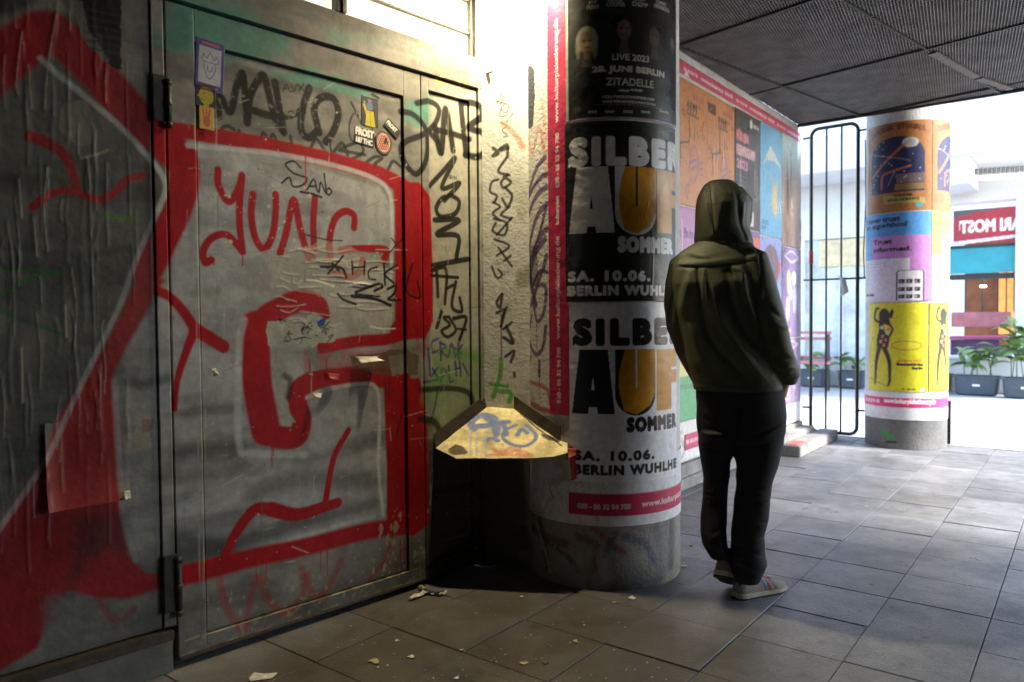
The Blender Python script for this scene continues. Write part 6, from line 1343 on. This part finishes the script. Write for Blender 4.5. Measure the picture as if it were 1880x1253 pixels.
def dr2(c, w, h): c.ell(.04 * w, .02 * h, .36 * w, .42 * h, (.38, .32, .03), 1, False); c.poly([(-.28 * w, .12 * h), (-.40 * w, -.04 * h), (-.26 * w, -.06 * h)], (.38, .32, .03), 1, px=False); c.ell(-.08 * w, .12 * h, .05 * w, .03 * h, (.03, .03, .02), 1, False); c.stroke([(-.24 * w, -.16 * h), (-.12 * w, -.18 * h)], .003, (.05, .04, .02), 1, px=False); c.poly([(-.1 * w, -.5 * h), (.12 * w, -.5 * h), (.2 * w, -.3 * h), (-.08 * w, -.34 * h)], (.38, .32, .03), 1, px=False)
sticker(377, 177, .076, .080, (.018, .018, .018), dr2, 'black square sticker with a yellow round profile under the crown sticker', .0015)
def dr3(c, w, h): c.ell(0, -.15 * h, .26 * w, .24 * h, (.45, .10, .04), 1, False); [c.stroke([(x * w, -.05 * h), (x * 1.5 * w, .36 * h)], .007, (.45, .10, .04), 1, .2, px=False) for x in (-.16, 0, .14)]
sticker(379, 217, .056, .086, (.52, .34, .07), dr3, 'small yellow sticker with a red hand, lowest of the three at the door corner', .0015)
def dr4(c, w, h): c.ell(0, .18 * h, .20 * w, .14 * h, (.10, .14, .30), 1, False); c.poly([(-.28 * w, -.5 * h), (-.22 * w, .02 * h), (.22 * w, .02 * h), (.32 * w, -.5 * h)], (.50, .42, .02), 1, px=False); c.stroke([(-.2 * w, -.05 * h), (-.34 * w, .2 * h)], .012, (.50, .42, .02), 1, .2, px=False); c.ell(-.32 * w, .28 * h, .07 * w, .06 * h, (.12, .25, .25), 1, False); c.ell(0, .36 * h, .14 * w, .05 * h, (.2, .12, .3), 1, False); c.stroke([(0, 0), (.02 * w, -.45 * h)], .002, K, 1, px=False)
sticker(681, 205, .088, .130, (.020, .020, .020), dr4, 'black sticker of a small figure in a yellow coat on the door', -.0075)
def dr5(c, w, h): c.text('FROST', -.46 * w, .04 * h, .92 * w, .40 * h, (.75, .73, .66), bold=.0028); c.text('187 THC', -.42 * w, -.42 * h, .84 * w, .30 * h, (.75, .73, .66), bold=.0020)
sticker(671, 251, .100, .072, (.018, .018, .018), dr5, 'black sticker with two lines of white capitals beside the round red sticker', -.0065, -.08)
def dr6(c, w, h):
    c.ell(0, 0, w / 2, h / 2, (.10, .05, .025), 1, False); c.ell(0, 0, .40 * w, .40 * h, (.45, .38, .28), 1, False)
    for k in (-.24, -.12, 0, .12, .24): c.stroke([(k * w - .18 * w, -.3 * h), (k * w + .18 * w, .3 * h)], .0035, (.42, .04, .02), 1, .2, False, False); c.stroke([(k * w + .18 * w, -.3 * h), (k * w - .18 * w, .3 * h)], .0035, (.42, .04, .02), 1, .2, False, False)
    c.text('A', .02 * w, -.02 * h, .22 * w, .24 * h, (.03, .02, .02), bold=.003)
sticker(706, 262, .090, .108, (.10, .05, .025), dr6, 'round sticker with a red lattice and brown rim on the door', -.0060, 0, 'round')
def dr7(c, w, h): c.text('FROST', -.44 * w, -.1 * h, .7 * w, .4 * h, (.7, .68, .6), bold=.0015)
sticker(722, 236, .088, .046, (.018, .018, .018), dr7, 'slanted black sticker strip above the round red sticker', -.0050, -.62)

# ================================================================== TORN PAPER AND LITTER
def curl(name, quad, n, lift, m, label, cat='paper', seedv=0, pw=2.2):
    """four corners, lifted along n at the free end"""
    a, b, c, d = [Vector(q) for q in quad]; r = np.random.default_rng(seedv); V, F = [], []; N = 7
    for i in range(N + 1):
        for j in range(N + 1):
            s, t = i / N, j / N; p = a.lerp(b, s).lerp(d.lerp(c, s), t); V.append(p + n * (lift * t ** pw * (.6 + .4 * math.sin(s * 3 + seedv)) + .0015 + r.uniform(-.0006, .0006)))
    for i in range(N):
        for j in range(N): q = i * (N + 1) + j; F.append((q, q + N + 1, q + N + 2, q + 1))
    o = link(name, mesh(name, V, F, True), m); o.modifiers.new('thickness', 'SOLIDIFY').thickness = .001; return tag(o, label, cat)
red_paper = mat('red_sprayed_paper', (.26, .008, .010), .5, .2, 30)
DP = lambda x, y, o=0: on_plane(x, y, P0 + nD * o, nD)
curl('torn_paper', [DP(226, 902, .022), DP(238, 900, .022), DP(240, 915, .026), DP(228, 918, .026)], nD, .006, M['scrap'], 'white underside of the curled corner tip on the left hoarding', seedv=2)
curl('torn_paper', [DP(82, 880, .004), DP(85, 880, .004), DP(97, 941, .016), DP(90, 943, .010)], nD, .006, M['scrap'], 'narrow white strip peeling along the left edge of the red corner', seedv=3)
curl('torn_paper', [DP(650, 655), DP(690, 655), DP(694, 662), DP(660, 668)], nD, .055, M['scrap'], 'torn paper tongue standing off the red letter on the door', seedv=4)
curl('torn_paper', [DP(388, 678), DP(396, 676), DP(398, 688), DP(391, 692)], nD, .022, M['scrap'], 'single tiny paper chip on the grey field of the wide door leaf', seedv=5)
curl('torn_paper', [DP(572, 722), DP(592, 722), DP(586, 730), DP(578, 730)], nD, .016, M['scrap'], 'small chip under the middle bar of the red letter', seedv=6)
curl('torn_paper', [DP(600, 685), DP(624, 688), DP(620, 698), DP(603, 696)], nD, .014, red_paper, 'red paper blister on the middle bar of the red letter', seedv=7)
pz_ = lambda x, y: (lambda s: COL1 + Vector((math.sin(s[0] / R1) * (R1 + .012), -math.cos(s[0] / R1) * (R1 + .012), s[1])))(c1_uv(x, y))
curl('torn_paper', [pz_(1042, 822), pz_(1062, 824), pz_(1060, 836), pz_(1044, 842)], Vector((-.3, -.95, 0)), .020, M['stripe_coral'], 'red torn poster tongue at the right tip of the sloping corner plate', seedv=8)
def flake(x, y, size, m, label, seedv, asp=1.0, cat='litter', nm='paper_scrap'):
    r = np.random.default_rng(seedv); c = ground(x, y, .001); k = 9; rr = [size * r.uniform(.45, 1.1) for _ in range(k)]; th = r.uniform(0, 3)
    V = [c + Vector((0, 0, size * .10 + .002))]; F = []
    for i in range(k):
        a = 6.283 * i / k; q = Vector((math.cos(a) * rr[i] * asp, math.sin(a) * rr[i], 0)); q = Vector((q.x * math.cos(th) - q.y * math.sin(th), q.x * math.sin(th) + q.y * math.cos(th), r.uniform(.0008, .004)))
        V.append(c + q)
    for i in range(k): F.append((0, 1 + i, 1 + (i + 1) % k))
    o = link(nm, mesh(nm, V, F), m); o.modifiers.new('thickness', 'SOLIDIFY').thickness = .0008; return tag(o, label, cat)
flake(480, 1243, .034, M['scrap'], 'long pale paper scrap at the bottom edge, left of the other scraps', 1, 1.8)
flake(688, 1214, .026, M['scrap2'], 'ragged whitish scrap on the floor below the wide door leaf', 2, 1.2)
flake(729, 1177, .012, M['scrap'], 'small pale scrap, upper one in front of the wide door leaf', 3)
flake(755, 1207, .015, M['scrap'], 'small oval scrap right of the ragged whitish scrap', 4)
flake(848, 1194, .009, M['scrap'], 'tiny pale scrap in the middle of the dark floor', 5)
flake(963, 1218, .014, M['scrap2'], 'flat cream scrap on the floor in front of the column, left of the yellow leaf', 6, 1.3)
flake(1001, 1217, .015, M['leafm'], 'curled yellow brown leaf in front of the column', 7, 1, 'leaf', 'dry_leaf')
flake(958, 1096, .012, M['scrap2'], 'yellowish scrap just in front of the shadow edge', 8, 1.2)
flake(1160, 1098, .018, M['scrap'], 'white torn scrap at the foot of the front column', 9, 1.3)
flake(1128, 1107, .011, M['scrap2'], 'crumpled beige scrap left of the white torn one', 10)
flake(1057, 1178, .012, M['scrap2'], 'pale flat scrap between the column and the picture bottom', 11, 1.4)
flake(838, 1246, .012, M['scrap'], 'half folded scrap near the bottom edge', 12)
flake(908, 1040, .010, M['scrap'], 'bright white crumb in the dark corner under the metal plate', 13)
flake(1156, 1072, .012, M['scrap'], 'small grey chip lying close to the concrete foot of the column', 14)
flake(1257, 1040, .020, M['scrap'], 'white crumpled bit right behind the front column', 15)
flake(1590, 931, .014, M['scrap'], 'white scrap on the open floor right of the person', 16, 1.5)
flake(1494, 868, .018, M['scrap'], 'pale scrap far back near the poster wall', 17, 1.2)
for k in range(90):
    x = rng.uniform(600, 1240); y = rng.uniform(1095, 1250); c = ground(x, y)
    if (c - P0).dot(nD) < .04: continue
    flake(x, y, rng.uniform(.0020, .0052), M['scrap'] if k % 3 else M['scrap2'], 'one of many tiny pale crumbs scattered over the floor', 100 + k, 1, 'litter', 'crumb')['group'] = 'tiny crumbs scattered over the floor'
for k in range(16):
    flake(rng.uniform(1250, 1330), rng.uniform(905, 1060), rng.uniform(.003, .008), M['scrap'], 'one of the pale chips along the foot of the poster wall', 300 + k, 1, 'litter', 'chip')['group'] = 'pale chips along the foot of the poster wall'
def butt(x, y, ang, label):
    p = ground(x, y, .004); d = Vector((math.cos(ang), math.sin(ang), 0)); t = thing('cigarette_butt', p, label, 'litter')
    kid('filter', tube([p, p + d * .018], .0038, 8), mat('cork_filter', (.35, .17, .06), .8), t); kid('paper_end', tube([p + d * .0185, p + d * .026], .0036, 8), M['scrap'], t)
butt(1266, 1003, .2, 'cigarette butt on the paving between the column and the person')
# wrapper
t = thing('crumpled_wrapper', ground(785, 1093), 'crumpled white and dark blue wrapper at the foot of the door corner', 'litter')
for (x0, y0, x1, y1, w, m, sd_) in ((752, 1102, 782, 1090, .022, 'scrap', 1), (770, 1080, 790, 1090, .022, 'scrap2', 2), (775, 1088, 812, 1092, .030, 'heel_blue', 3), (806, 1094, 820, 1090, .016, 'scrap', 4)):
    a_, b_ = ground(x0, y0, .004), ground(x1, y1, .006); r = np.random.default_rng(sd_); dirv = (b_ - a_); sv = Vector((-dirv.y, dirv.x, 0)).normalized(); V, F = [], []
    for i in range(9):
        for j in range(5): V.append(a_.lerp(b_, i / 8) + sv * (w * (j / 4 - .5) * r.uniform(.7, 1.2)) + Vector((0, 0, .004 + .016 * r.random() * math.sin(math.pi * (j + .5) / 5) + .004 * math.sin(i))))
    for i in range(8):
        for j in range(4): q = i * 5 + j; F.append((q, q + 5, q + 6, q + 1))
    o = kid('fold', mesh('fold', V, F), M[m] if m != 'heel_blue' else mat('dark_blue_foil', (.03, .035, .06), .35), t); o.modifiers.new('thickness', 'SOLIDIFY').thickness = .0008
# lamp above the corner that lights the door
lt_ = thing('corner_lamp', LAMP, 'bulkhead lamp above the door corner, just over the picture', 'lamp')
kid('housing', frame_box(LAMP, dD, nD, -.12, .12, -.05, .05, .055, .10, .01), M['frame_metal'], lt_)
kid('glass_dome', ellipsoid(LAMP + Vector((0, 0, .075)), .06, .045, .02), M['lampm'], lt_)
kid('arm', tube([LAMP + Vector((0, 0, .08)), LAMP + nD * -.35 + Vector((0, 0, .08))], .012, 8), M['dark_metal'], lt_)
